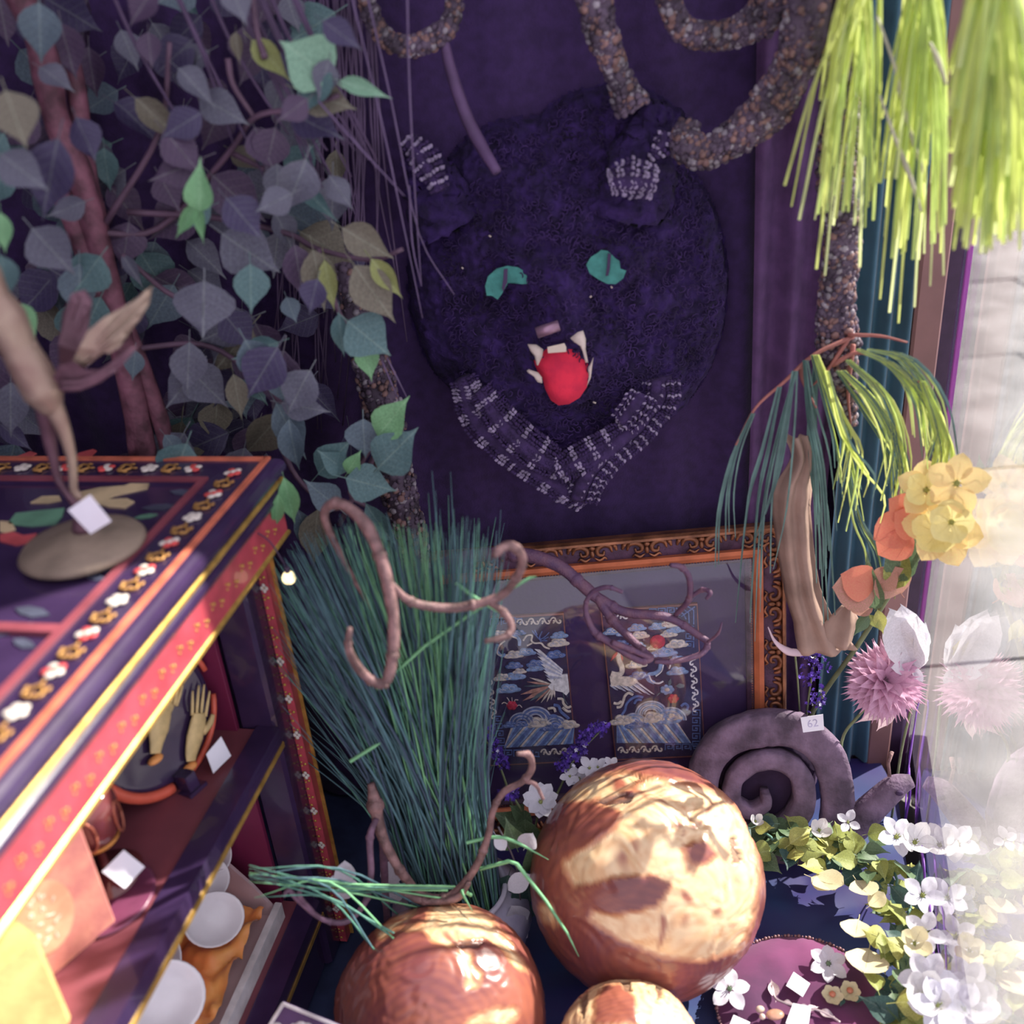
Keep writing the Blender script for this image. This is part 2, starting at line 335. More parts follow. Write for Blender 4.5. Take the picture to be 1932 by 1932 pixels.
# body
b = MB(); cbox(b, .035, .085, .05, .10, -.03, .66); b.build('corner_post', lac, cab, smooth=False)
b = MB(); cbox(b, .028, .045, .039, .0505, -.03, .66); b.build('red_post_strip', redl, cab, smooth=False)
b = MB(); cbox(b, .0265, .029, .034, .054, -.03, .66); b.build('gilt_edge', gold, cab, smooth=False)
for i in range(46):
    z = .645-i*.0148
    part('post_dot', dme if i % 7 else dme, cab, Matrix.Translation(cb(.0455, .0425+.004*(i % 2), z)) @ R_c @ Matrix.Rotation(math.pi/2, 4, 'Z'))
pw = MB()
for k in range(4): pw.ell((.003*math.cos(k*1.57), 0, .004*math.sin(k*1.57)), (.0028, .0012, .0032), nu=6, nv=4)
pwm = pw.mesh('pearl_flower', whm)
for z in (.60, .49, .43, .37, .30, .235, .17, .1, .04): part('pearl_flower', pwm, cab, Matrix.Translation(cb(.0462, .0448, z)) @ R_c @ Matrix.Rotation(math.pi/2, 4, 'Z'))
b = MB(); cbox(b, .085, .093, .10, LV, -.03, .66); b.build('end_panel', inr, cab, smooth=False)
b = MB(); cbox(b, .03, LU, LV-.015, LV, -.03, .66); b.build('back_panel', inr, cab, smooth=False)
for zz, nm in ((.413, 'shelf'), (.10, 'shelf')):
    b = MB(); cbox(b, .088, LU, .075, LV-.015, zz-.022, zz); b.build(nm, shr, cab, smooth=False)
    b = MB(); cbox(b, .085, LU, .045, .076, zz-.024, zz+.004); b.build('shelf_edge', lac, cab, smooth=False)
    b = MB(); cbox(b, .085, LU, .0435, .05, zz-.027, zz-.02); b.build('shelf_gilt_line', gold, cab, smooth=False)
b = MB(); cbox(b, .06, LU, .06, .085, -.03, .04); b.build('base_rail', lac, cab, smooth=False)
# ================================================================== PICTURE FRAME WITH EMBROIDERY
PO = Vector((0, 1.27, -.02)); PE2 = Vector((0, .18, .984)).normalized(); PN = Vector((0, -PE2.z, PE2.y))
pf = thing('picture_frame', (.12, 1.27, -.02), 'large gilt carved picture frame with two embroidered bird panels, leaning on the backdrop', 'picture')
XL, XR, HB, HT = -.178, .408, 0.0, .50
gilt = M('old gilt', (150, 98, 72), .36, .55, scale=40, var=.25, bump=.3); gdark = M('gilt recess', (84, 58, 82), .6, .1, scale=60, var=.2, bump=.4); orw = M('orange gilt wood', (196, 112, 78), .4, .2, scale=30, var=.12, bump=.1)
def pq(x, h, n=0): return PO+X_*x+PE2*h+PN*n
def pmould(name, i0, i1, n0, n1, m):
    prof = [(i0, 0), (i0, n0), ((i0+i1)/2, (n0+n1)/2+.002), (i1, n1), (i1, 0)]; vs = []
    for (sx, sy) in ((0, 0), (1, 0), (1, 1), (0, 1)):
        for (i, n) in prof: vs.append(pq(XL+i if sx == 0 else XR-i, HB+i if sy == 0 else HT-i, n))
    k = len(prof); fs = [(s*k+i, s*k+(i+1) % k, ((s+1) % 4)*k+(i+1) % k, ((s+1) % 4)*k+i) for s in range(4) for i in range(k)]
    MB().add(vs, fs).build(name, m, pf, smooth=False)
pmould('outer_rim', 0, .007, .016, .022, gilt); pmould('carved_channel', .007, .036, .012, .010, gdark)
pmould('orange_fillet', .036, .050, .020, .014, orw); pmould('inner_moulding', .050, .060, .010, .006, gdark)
b = MB(); b.box(pq((XL+XR)/2, .25, -.004), ((XR-XL)/2-.01, .235, .004), (X_, PE2, PN)); b.build('mat_board', M('dark mat board', (62, 42, 88), .8, var=.06), pf, smooth=False)
# carved acanthus units
def cscroll(b, s):
    P = [(-.030, .002), (-.026, .012), (-.016, .014), (-.008, .008), (-.009, 0), (-.016, -.001), (-.018, .005)]
    b.tube(smoothpath([(x*s, y-.002, .006) for x, y in P], 4), inter([.0015, .0045, .0055, .005, .0035, .003, .002], 25), 7, .8)
def unit():
    b = MB(); cscroll(b, 1); cscroll(b, -1)
    b.ell((0, .009, .006), (.0055, .005, .005), nu=8, nv=5); b.ell((0, -.001, .005), (.004, .007, .004), nu=8, nv=5)
    for s in (-1, 1):
        b.tube(smoothpath([(s*.003, -.008, .004), (s*.011, -.012, .005), (s*.018, -.008, .005), (s*.022, -.012, .004)], 4), inter([.001, .0026, .0022, .001], 13), 6)
        b.tube(smoothpath([(s*.028, .012, .005), (s*.034, .010, .006), (s*.037, .002, .005)], 4), inter([.001, .004, .002], 9), 6)
    return b.mesh('acanthus_carving', gilt)
un = unit()
def rm(xa, ya, c): return Matrix(((xa.x, ya.x, PN.x, c.x), (xa.y, ya.y, PN.y, c.y), (xa.z, ya.z, PN.z, c.z), (0, 0, 0, 1)))
for i in range(7):
    x = XL+.045+i*.0827
    part('acanthus_carving', un, pf, rm(X_, PE2, pq(x, HT-.021, .009)))
    part('acanthus_carving', un, pf, rm(-X_, -PE2, pq(x, HB+.021, .009)))
for i in range(6):
    h = .045+i*.0815
    part('acanthus_carving', un, pf, rm(PE2, -X_, pq(XL+.021, h, .009)))
    part('acanthus_carving', un, pf, rm(-PE2, X_, pq(XR-.021, h, .009)))
bd = MB()
for i in range(110):
    bd.ell(pq(XL+.055+i*.0044, HT-.0525, .009), .0018, nu=5, nv=4); bd.ell(pq(XL+.055+i*.0044, HB+.0525, .009), .0018, nu=5, nv=4)
for i in range(92): bd.ell(pq(XR-.0525, .055+i*.0043, .009), .0018, nu=5, nv=4)
bd.build('beading', gilt, pf, kind='stuff')
# embroidery colours
navy = M('navy silk', (56, 46, 84), .7, scale=120, var=.08, bump=.4); lbl = M('light blue thread', (142, 168, 214), .55, scale=150, bump=.5); dbl = M('mid blue thread', (104, 126, 186), .55, scale=150, bump=.5)
pbl = M('pale grey blue thread', (186, 190, 216), .55, scale=150, bump=.5); crm = M('cream thread', (226, 214, 206), .55, scale=150, bump=.5); wht = M('white thread', (236, 234, 244), .55, scale=150, bump=.5)
redt = M('red thread', (196, 56, 86), .6, scale=150, bump=.5); pch = M('peach thread', (196, 146, 136), .6, scale=150, bump=.5); grn = M('sage thread', (104, 122, 134), .6, scale=150, bump=.5); gedge = M('thin gilt slip', (150, 98, 92), .4, .2, scale=60, bump=.1)
EL = .0075   # layer of the silk above the mat
def z6(x, y, n=.008): return onp(880+x/4.2, 1130+y/4.2, pq(0, .2, n), PN)
def panel(q, side):
    o = thing('embroidered_panel', z6(*q[3], .004), None, None); del_ = o
    o.parent = pf; o.location = Vector(o.location)-wloc(pf)
    c = sum((z6(*p, .004) for p in q), Vector())/4; P = [z6(*p, 0.0) for p in q]
    MB().prism(P, PN, .006).build('gilt_slip', gedge, o, smooth=False)
    P2 = [p+(c-p).normalized()*.0035 for p in P]
    MB().prism(P2, PN, .0072).build('silk_ground', navy, o, smooth=False)
    return o
pL = panel([(95, 140), (768, 100), (875, 1275), (190, 1310)], 'L')
pR = panel([(1060, 82), (1825, 25), (1885, 1232), (1178, 1265)], 'R')
def fp(name, o, m, polys, h=.0012, n=.0074):
    b = MB()
    for pl in polys: b.prism([z6(x, y, n) for x, y in pl], PN, h)
    return b.build(name, m, o, smooth=False)
def fr(name, o, m, lines, wd=.0022, h=.0011, n=.0074, sm=True):
    b = MB()
    for l in lines:
        P = [z6(x, y, n) for x, y in l]
        b.ribbon(smoothpath(P, 4) if sm and len(P) > 2 else P, PN, wd, h)
    return b.build(name, m, o, smooth=False)
AXP = (X_, PE2, PN)
def cloud(o, x, y, s, m1, m2, fl=1):
    b = MB(); k = .00024*s
    for (dx, dy, rx, ry) in ((-38, 6, 30, 18), (-12, -10, 30, 26), (22, -6, 30, 24), (46, 8, 24, 14), (4, 12, 46, 14)):
        b.ell(z6(x, y, .0078)+X_*dx*fl*k+PE2*(-dy*k), (rx*k, ry*k, .0011), AXP, nu=10, nv=4)
    b.mat(1)
    for (dx, dy, r) in ((-14, -8, 15), (20, -4, 14), (-36, 7, 9)):
        c = z6(x, y, .0090)+X_*dx*fl*k+PE2*(-dy*k)
        b.ribbon([c+X_*math.cos(a)*r*k+PE2*math.sin(a)*r*k*.8 for a in [t*.7 for t in range(8)]], PN, .0009, .0006)
    b.build('cloud', [m1, m2], o)
for a in [(260, 285, 1.0, crm, pbl), (415, 270, .7, dbl, pbl), (735, 290, .9, lbl, pbl, -1), (725, 350, 1.1, crm, pbl), (375, 445, 1.0, crm, pbl), (470, 425, 1.0, lbl, wht), (700, 445, 1.05, dbl, pbl, -1), (545, 515, .95, dbl, pbl), (545, 550, .9, lbl, pbl, -1), (375, 530, .9, dbl, pbl), (420, 575, .7, crm, pbl), (285, 625, .95, crm, pbl), (385, 615, 1.1, lbl, pbl, -1), (330, 715, 1.25, lbl, wht)]: cloud(pL, *a)
for a in [(1150, 262, .9, lbl, wht), (1190, 250, .8, crm, lbl), (1350, 230, .95, lbl, crm), (1245, 275, .8, lbl, wht), (1370, 290, 1.0, crm, pbl), (1510, 220, .9, lbl, pbl), (1620, 195, 1.2, crm, pch), (1655, 245, 1.0, lbl, pbl), (1600, 280, .9, crm, pbl), (1665, 360, 1.15, crm, pbl), (1560, 425, 1.4, lbl, wht), (1350, 370, .9, lbl, pbl), (1345, 520, 1.1, crm, lbl), (1360, 612, 1.1, dbl, pbl), (1670, 575, 1.1, lbl, pbl), (1220, 355, .8, dbl, pbl), (1670, 480, .9, lbl, wht)]: cloud(pR, *a)
# waves at the foot
def arcs(o, cx, cy, R, m1, m2, a0=0, a1=180, ky=.82):
    for i, rr in enumerate((1, .86, .72, .58, .44)):
        fr('wave_arc', o, (m1, m2)[i % 2], [[(cx+R*rr*math.cos(math.radians(a)), cy-R*rr*ky*math.sin(math.radians(a))) for a in range(a0, a1+1, 15)]], wd=R*.000023, h=.0010+.0002*(i % 2))
for (cx, cy, R) in [(548, 955, 120), (440, 985, 100), (700, 1000, 90)]: arcs(pL, cx, cy, R, pbl, dbl)
for (cx, cy, R) in [(1465, 915, 125), (1330, 985, 95), (1620, 960, 120)]: arcs(pR, cx, cy, R, pbl, lbl)
for k in range(6):
    for j, m in enumerate((crm, lbl, dbl, dbl, lbl)):
        def sx(t): return 298+k*98+j*19+t
        q = []
        x0 = 205+k*108+j*20; x1 = x0+150
        pts = [(x0, 1178-.06*(x0-300)), (x1, 1008-.05*(x1-300)+5), (x1+20, 1008-.05*(x1-300)+5), (x0+20, 1178-.06*(x0-300))]
        pts = [(min(max(px_, 296), 858), py_) for px_, py_ in pts]
        if pts[0][0] == pts[3][0] and pts[1][0] == pts[2][0]: continue
        fp('wave_stripe', pL, m, [pts], h=.0006+.0004*(j % 2))
        x0 = 1240+k*106-j*20; x1 = x0-110
        x0 += 40
        pts = [(x0, 1140-.0*(x0-1300)), (x1, 975-.04*(x1-1180)), (x1-20, 975-.04*(x1-1180)), (x0-20, 1140)]
        pts = [(min(max(px_, 1190), 1780), py_) for px_, py_ in pts]
        if pts[0][0] == pts[3][0] and pts[1][0] == pts[2][0]: continue
        fp('wave_stripe', pR, m, [pts], h=.0006+.0004*(j % 2))
for a in [(350, 1000, .9, dbl, lbl), (430, 995, .9, dbl, pbl), (575, 985, 1.4, crm, pbl), (680, 1015, 1.3, dbl, pbl), (800, 1000, 1.2, crm, pbl)]: cloud(pL, *a)
for a in [(1240, 965, 1.4, crm, pbl), (1350, 995, 1.3, dbl, pbl), (1480, 945, 1.5, crm, pbl), (1600, 960, 1.3, lbl, pbl), (1640, 940, 1.0, crm, pbl)]: cloud(pR, *a)
# left bird: wing, body, tail
fp('bird_body', pL, wht, [[(690, 645), (730, 610), (765, 595), (800, 592), (808, 660), (815, 730), (790, 760), (760, 735), (715, 725), (670, 715), (645, 690)]], .0022)
for i in range(9):
    x0, y0 = 540+i*12, 396+i*29; 
    fp('wing_feather', pL, (wht, pbl)[i % 2], [[(x0, y0), (x0+40, y0+4), (765-i*2, 560+i*8), (755, 590+i*6), (690, 560+i*9), (x0+60, y0+50)]], .0014+.00012*i)
for i in range(11):
    x0, y0 = 735-i*4, 640+i*5; tx, ty = [(500, 622), (480, 655), (455, 690), (430, 755), (445, 805), (500, 808), (545, 815), (590, 820), (635, 815), (670, 800), (700, 780)][i]
    d = Vector((tx-690, ty-680)); n_ = Vector((-d.y, d.x)).normalized()*(9 if i in (3, 4, 5) else 5); c_ = Vector((690, 680)); t_ = Vector((tx, ty)); m_ = c_.lerp(t_, .65)
    fp('tail_feather', pL, (crm, pch, grn, pch, pch, grn, pch, crm, crm, crm, crm)[i], [[tuple(c_+n_*.4), tuple(m_+n_*1.6), tuple(t_), tuple(m_-n_*1.6), tuple(c_-n_*.4)]], .0012+.0001*i)
fr('bird_leg', pL, grn, [[(765, 745), (775, 790), (800, 835)], [(790, 745), (800, 775)]], .0012)
# right bird
fr('bird_neck', pR, crm, [[(1200, 445), (1215, 500), (1232, 550), (1225, 590), (1190, 600), (1145, 590)]], [.0075, .006, .007, .009, .010, .010, .012][:6] if False else .009, .002)
fp('bird_head', pR, crm, [[(1180, 430), (1200, 418), (1222, 425), (1232, 445), (1222, 465), (1195, 462)]], .0026)
fp('red_crest', pR, redt, [[(1140, 490), (1160, 445), (1190, 415), (1198, 425), (1180, 455)], [(1220, 425), (1240, 460), (1236, 485), (1224, 460)]], .0028)
fp('bird_wing', pR, crm, [[(1135, 610), (1200, 612), (1290, 612), (1345, 630), (1360, 655), (1300, 690), (1200, 680), (1145, 690)]], .0022)
for i in range(10):
    a = i/9; x0 = 1340-a*190; y0 = 640+a*35; tx = 1490-a*290; ty = 755-a*45+10*(i % 2)
    fp('wing_feather', pR, (wht, pbl)[i % 2], [[(x0, y0-8), (x0+8, y0+8), (tx, ty), (tx-22, ty-6), (x0-14, y0+10)]], .0012+.0001*i)
b = MB(); b.ell(z6(1515, 340, .0085), (.0125, .0125, .002), AXP, nu=20, nv=5); b.build('red_sun', redt, pR)
cloud(pR, 1490, 385, .8, crm, pch)
# coral, bats, crab flower, peony
fr('coral_branch', pL, dbl, [[(520, 250), (560, 300), (590, 330)], [(600, 255), (580, 300), (590, 340)], [(655, 265), (620, 300), (585, 320)], [(650, 300), (610, 320)], [(540, 245), (560, 285)], [(640, 330), (590, 330)]], .002)
fr('scroll_dragon', pL, crm, [[(450, 330), (480, 290), (520, 290), (515, 330), (540, 350), (590, 350), (620, 380), (660, 395)], [(480, 370), (520, 350)]], .0030)
fr('bat', pL, lbl, [[(300, 290), (370, 285), (415, 320), (420, 370)], [(250, 360), (240, 410), (275, 450), (310, 440)]], .0055); fr('bat_edge', pL, crm, [[(305, 330), (260, 370), (245, 430), (280, 448)], [(350, 290), (400, 310)]], .0028, .0016)
fr('bat', pR, lbl, [[(1540, 500), (1530, 560), (1490, 590), (1445, 600), (1440, 640), (1490, 665)]], .0065); fr('bat_edge', pR, wht, [[(1560, 520), (1545, 570), (1500, 610)], [(1445, 600), (1470, 650), (1520, 668), (1560, 650)], [(1590, 500), (1615, 520), (1605, 550)]], .0026, .0018)
for o, x, y in ((pL, 360, 845), (pR, 1640, 790)):
    b = MB()
    for k in range(6): b.ell(z6(x+26*math.cos(k*1.05), y+22*math.sin(k*1.05), .0082), (.0042, .0040, .0014), AXP, nu=8, nv=4)
    b.ell(z6(x, y, .0086), (.0055, .005, .0018), AXP, nu=8, nv=4); b.build('red_flower', redt, o)
fr('flower_whisker', pL, crm, [[(280, 830), (300, 820), (330, 835)], [(320, 780), (335, 800), (345, 830)], [(360, 780), (362, 810)], [(410, 800), (385, 800), (380, 830)], [(440, 860), (420, 840), (395, 850)]], .0014)
b = MB()
for k in range(7): b.ell(z6(1590+38*math.cos(k*.9), 720+24*math.sin(k*.9), .0082), (.0045, .0042, .0012), AXP, nu=8, nv=4)
b.mat(1).ell(z6(1590, 718, .0086), (.005, .004, .0016), AXP, nu=8, nv=4); b.build('blue_peony', [lbl, crm], pR)
fp('peony_leaf', pR, grn, [[(1600, 680), (1600, 650), (1620, 630), (1625, 660), (1612, 690)], [(1655, 690), (1690, 668), (1728, 680), (1725, 698), (1690, 705)], [(1500, 775), (1515, 750), (1540, 738), (1525, 755)]], .001)
# wave crests
fr('wave_crest', pL, crm, [[(720, 790), (760, 795), (770, 830), (800, 860), (830, 850)], [(760, 860), (800, 890), (828, 890)], [(645, 870), (690, 865), (705, 895)]], .0042); fr('wave_crest', pL, dbl, [[(690, 840), (730, 850), (745, 890), (790, 930), (810, 950)], [(650, 930), (700, 925), (730, 950)]], .0050)
fr('wave_crest', pR, crm, [[(1320, 760), (1285, 745), (1255, 770), (1245, 800), (1225, 850), (1190, 860)], [(1165, 825), (1200, 830), (1230, 810)]], .0046); fr('wave_crest', pR, dbl, [[(1400, 780), (1360, 770), (1310, 790), (1270, 830), (1255, 880), (1230, 920)], [(1390, 800), (1350, 800), (1330, 830)], [(1700, 850), (1730, 830), (1755, 850), (1745, 880)]], .0044)
# borders: key fret and scrolls
def fret(o, m, x, y, w_, h_, fl=1): fr('key_fret', o, m, [[(x, y+h_), (x, y), (x+w_*fl, y), (x+w_*fl, y+h_*.75), (x+w_*.35*fl, y+h_*.75), (x+w_*.35*fl, y+h_*.4), (x+w_*.65*fl, y+h_*.4)]], .0021, sm=False)
def scrollb(o, m, x, y, dx, dy, s=1):
    u_ = Vector((dx, dy)); v_ = Vector((-dy, dx))
    Q = lambda a, c: tuple(Vector((x, y))+u_*a*s+v_*c*s)
    fr('white_scroll', o, m, [[Q(0, 0), Q(12, -18), Q(32, -20), Q(38, -4), Q(28, 4), Q(22, -4)], [Q(38, -4), Q(52, 16), Q(70, 18), Q(74, 4), Q(64, -2)], [Q(20, 18), Q(30, 6)]], .0028)
for x, y in [(112, 160), (190, 156)]: fret(pL, dbl, x, y, 62, 52)
for x, y in [(275, 150), (340, 148)]: fret(pL, dbl, x, y, 48, 55)
fr('key_fret', pL, dbl, [[(95, 185), (150, 240), (182, 300)], [(95, 215), (135, 260), (150, 330), (185, 335)], [(110, 270), (118, 340), (145, 345)], [(380, 160), (440, 155), (440, 190), (410, 190)]], .0021, sm=False)
for y in (360, 420, 470): fret(pL, dbl, 112+(y-360)*.06, y, 60, 42)
for i in range(4): scrollb(pL, crm, 400+i*88, 185-i*4, 1, -.05, 1.1)
for i in range(4): scrollb(pL, crm, 172+i*10+8, 640+i*78, .12, 1, .95)
for i in range(5): fret(pL, dbl, 218+i*9, 930+i*58, 55, 46)
for i in range(3): fret(pL, dbl, 300+i*75, 1198, 60, 48)
fr('key_fret', pL, dbl, [[(525, 1200), (525, 1245), (580, 1250)], [(545, 1215), (570, 1215), (572, 1240)]], .0021, sm=False)
for i in range(3): scrollb(pL, crm, 590+i*82, 1215-i*4, 1, -.04, 1.0)
scrollb(pR, wht, 1090, 140, 1, -.05, .9)
for i in range(4): scrollb(pR, wht, 1110+i*86, 145-i*7, 1, -.05, 1.05)
for i in range(3): fret(pR, dbl, 1450+i*70, 78-i*5, 55, 48)
fr('key_fret', pR, dbl, [[(1660, 70), (1720, 120), (1740, 160)], [(1690, 60), (1760, 110), (1765, 190)], [(1740, 50), (1800, 90), (1800, 200)], [(1640, 100), (1690, 130)], [(1810, 60), (1700, 140)]], .0021, sm=False)
for y in (215, 275, 335): fret(pR, dbl, 1800, y, 60, 48, -1)
for i in range(5): scrollb(pR, wht, 1790+i*6, 440+i*92, .05, 1, 1.1)
for i in range(5): fret(pR, dbl, 1850, 880+i*62, 58, 50, -1)
for i in range(4): scrollb(pR, crm, 1200+i*90, 1200-i*4, 1, -.04, 1.05)
for i in range(4): fret(pR, dbl, 1575+i*68, 1150, 56, 46)
# frame glass
MB().prism([pq(XL+.052, HB+.052, .0125), pq(XR-.052, HB+.052, .0125), pq(XR-.052, HT-.052, .0125), pq(XL+.052, HT-.052, .0125)], PN, .002).build('picture_glass', glassmat('picture glass', (1, 1, 1), 1.3), pf, smooth=False)
# ================================================================== FANGED MASK
WY = 1.395
furm = M('black fur', (45, 26, 78), .95, scale=45, var=.3, bump=1.0)
mask = thing('fanged_mask', at(1090, 950, WY), 'shaggy black knitted beast head with green eyes, red tongue and grey collar', 'mask')
def sm(a, b_, k): return max(a, b_)+k*max(0, 1-abs(a-b_)/k)**2*.25 if k else max(a, b_)
lobes = [(1085, 570, 235, 255, .105), (1060, 440, 190, 130, .11), (900, 560, 120, 190, .07), (1215, 560, 150, 230, .08), (1055, 640, 120, 110, .15), (1050, 560, 80, 160, .14), (1060, 770, 130, 130, .10), (960, 700, 110, 110, .11), (1170, 690, 130, 130, .11), (985, 340, 130, 90, .06), (1150, 290, 140, 100, .06), (1000, 480, 90, 60, .12), (1140, 465, 95, 60, .12), (1075, 810, 80, 70, .06)]
lw = [(at(x, y, WY), rx/FP*1.5, ry/FP*1.6, d) for x, y, rx, ry, d in lobes]
def fh(x, z):
    h = -1
    for c, rx, rz, d in lw:
        q = ((x-c.x)/rx)**2+((z-c.z)/rz)**2; h = sm(h, d*(1-q)**.5 if q < 1 else -(q-1)*.1, .03)
    # sockets and open mouth
    for (ex, ez, r, dp) in sock:
        q = ((x-ex)**2+(z-ez)**2)/r**2
        if q < 1.6: h -= dp*math.exp(-q*1.6)
    return h
_p = at(955, 535, WY-.11), at(1143, 508, WY-.11), at(1062, 700, WY-.13)
sock = [(_p[0].x, _p[0].z, .035, .012), (_p[1].x, _p[1].z, .035, .012), (_p[2].x, _p[2].z, .035, .03)]
b = MB(); nx, nz_ = 190, 230; x0, x1 = lw[0][0].x-.25, lw[0][0].x+.27; z0, z1 = lw[0][0].z-.33, lw[0][0].z+.33
idx = {}; vs = []
for j in range(nz_+1):
    for i in range(nx+1):
        x = x0+(x1-x0)*i/nx; z = z0+(z1-z0)*j/nz_; h = fh(x, z)
        if h > -.012:
            v = Vector((x, 0, z)); n1 = noise.noise(v*70); n2 = noise.noise(v*150+Vector((3, 1, 2))); n3 = noise.noise(v*22)
            h += .009*abs(n1)+.004*n2+.012*n3; idx[(i, j)] = len(vs); vs.append(Vector((x+.003*noise.noise(v*90+Vector((9, 9, 9))), WY+.01-max(h, -.004), z+.003*n2)))
fs = [(idx[(i, j)], idx[(i+1, j)], idx[(i+1, j+1)], idx[(i, j+1)]) for i in range(nx) for j in range(nz_) if all(k in idx for k in ((i, j), (i+1, j), (i+1, j+1), (i, j+1)))]
b.add(vs, fs); b.build('fur_head', furm, mask)
def surf(px, py, off=0):  # point on the fur under a picture position
    d = ray(px, py); t = 1.25
    while t < 2.2:
        p = CAM+d*t
        if p.y > WY+.01-max(fh(p.x, p.z), -.004)-.008: break
        t += .003
    return CAM+d*(t-off)
cr = MB()
for i in range(2600):
    a, r = rnd(0, 6.28), math.sqrt(random.random()); x = lw[0][0].x+.01+r*.19*math.cos(a); z = lw[0][0].z+.03+r*.24*math.sin(a); h = fh(x, z)
    if h < .0: continue
    c = Vector((x, WY+.01-h-.006, z)); t = rnd(0, 6.28); R = rnd(.003, .006); e = Vector((math.cos(t), 0, math.sin(t))); f_ = Vector((-e.z, -.6, e.x))
    cr.tube([c+e*R*math.cos(q)+f_*R*.6*math.sin(q) for q in (0, .9, 1.8, 2.7, 3.6, 4.5)], .0009, 3, cap=False)
cr.build('fur_curls', M('fur curl', (54, 34, 84), .9, var=.3), mask, kind='stuff')
kn = M('grey knit', (150, 136, 166), .9, scale=80, var=.2, bump=.5); kd = M('charcoal knit', (60, 42, 84), .95, scale=80, var=.2, bump=.5)
def ear(pts, rads, nm, lab=None):
    P = [at(x, y, Y) for x, y, Y in pts]; P = smoothpath(P, 16); b = MB(); b.tube(P, inter(rads, len(P)), 40, .6)
    for i, v in enumerate(b.v): b.v[i] = v+Vector((noise.noise(v*90), noise.noise(v*80), noise.noise(v*110)))*.010+Vector((noise.noise(v*210), noise.noise(v*190), 0))*.005
    b.build(nm, furm, mask)
ear([(850, 420, 1.36), (810, 330, 1.35), (770, 262, 1.36)], [.06, .036, .008], 'ear'); ear([(1190, 400, 1.34), (1215, 300, 1.335), (1235, 190, 1.34)], [.07, .055, .02], 'ear')
def stitches(name, pts, wds, rows, per, band, flat=.5, jit=.001, pal=None):
    wds = [q*(1.3 if name == 'knit_collar' else 1.12) for q in wds]; P = smoothpath([CAM+(Vector(p)-CAM)*(.972 if name == 'knit_collar' else 1) for p in pts], 8); b = MB(); n = len(P); cum = [0]
    for i in range(1, n): cum.append(cum[-1]+(P[i]-P[i-1]).length)
    W_ = inter(wds, n)
    for r in range(rows):
        s = (r+.5)/rows*cum[-1]; i = max(k for k in range(n) if cum[k] <= s); i = min(i, n-2); t = (P[i+1]-P[i]).normalized(); c = P[i]+t*(s-cum[i])
        view = (CAM-c).normalized(); sd = t.cross(view).normalized(); nr = sd.cross(t).normalized(); 
        b.mat(0 if band(r) else 1)
        for k in range(per):
            u = (k+.5)/per*2-1; q = c+sd*W_[i]*math.sin(u*1.5)+nr*W_[i]*flat*math.cos(u*1.5)
            L_ = cum[-1]/rows
            for s_ in (-1, 1):
                a = q+sd*s_*W_[i]/per*.55; e = (t*L_*.75+sd*s_*W_[i]/per*.5); jv = Vector((rnd(-jit, jit), rnd(-jit, jit), rnd(-jit, jit)))
                b.tube([a-e*.5+jv, a+nr*.0006+jv, a+e*.5+jv], [.0014, .0042, .0014], 4, cap=False)
    # core
    b.mat(1).tube([p for p in P], [x*.85 for x in W_], 10, .6)
    return b.build(name, [kn, kd], mask, kind='stuff')
bb = lambda r: (r % 7) in (2, 3, 4) or (r % 11 == 5)
stitches('ear_lining', [at(765, 262, 1.33), at(800, 300, 1.315), at(832, 360, 1.30)], [.006, .016, .008], 12, 4, lambda r: r % 2 == 0)
stitches('ear_lining', [at(1150, 345, 1.265), at(1185, 335, 1.26), at(1235, 345, 1.265)], [.010, .019, .014], 14, 4, lambda r: r % 3 != 2)
stitches('ear_lining', [at(1258, 250, 1.30), at(1250, 275, 1.295), at(1225, 300, 1.29)], [.008, .010, .003], 7, 2, lambda r: r % 2 == 0)
stitches('knit_collar', [at(872, 712, 1.35), at(905, 785, 1.345), at(975, 850, 1.335), at(1060, 905, 1.33), at(1105, 945, 1.33)], [.012, .020, .020, .021, .012], 52, 5, bb)
stitches('knit_collar', [at(905, 735, 1.335), at(955, 800, 1.325), at(1010, 850, 1.32), at(1075, 890, 1.315)], [.010, .016, .017, .012], 40, 4, lambda r: (r % 8) in (3, 4))
stitches('knit_collar', [at(1095, 935, 1.32), at(1115, 890, 1.31), at(1155, 850, 1.31), at(1200, 810, 1.32), at(1235, 770, 1.33)], [.018, .019, .016, .018, .014], 44, 5, lambda r: (r % 7) in (2, 5))
stitches('knit_collar', [at(1050, 890, 1.31), at(1090, 868, 1.305), at(1140, 840, 1.31), at(1180, 815, 1.315)], [.012, .014, .014, .012], 26, 4, lambda r: (r % 6) in (1, 2))
stitches('knit_collar', [at(1175, 800, 1.31), at(1205, 765, 1.31), at(1215, 745, 1.315)], [.012, .016, .012], 16, 4, lambda r: r % 3 == 0)
stitches('knit_collar', [at(1233, 785, 1.335), at(1245, 745, 1.335), at(1247, 712, 1.335)], [.013, .019, .017], 15, 5, lambda r: (r % 4) == 1)
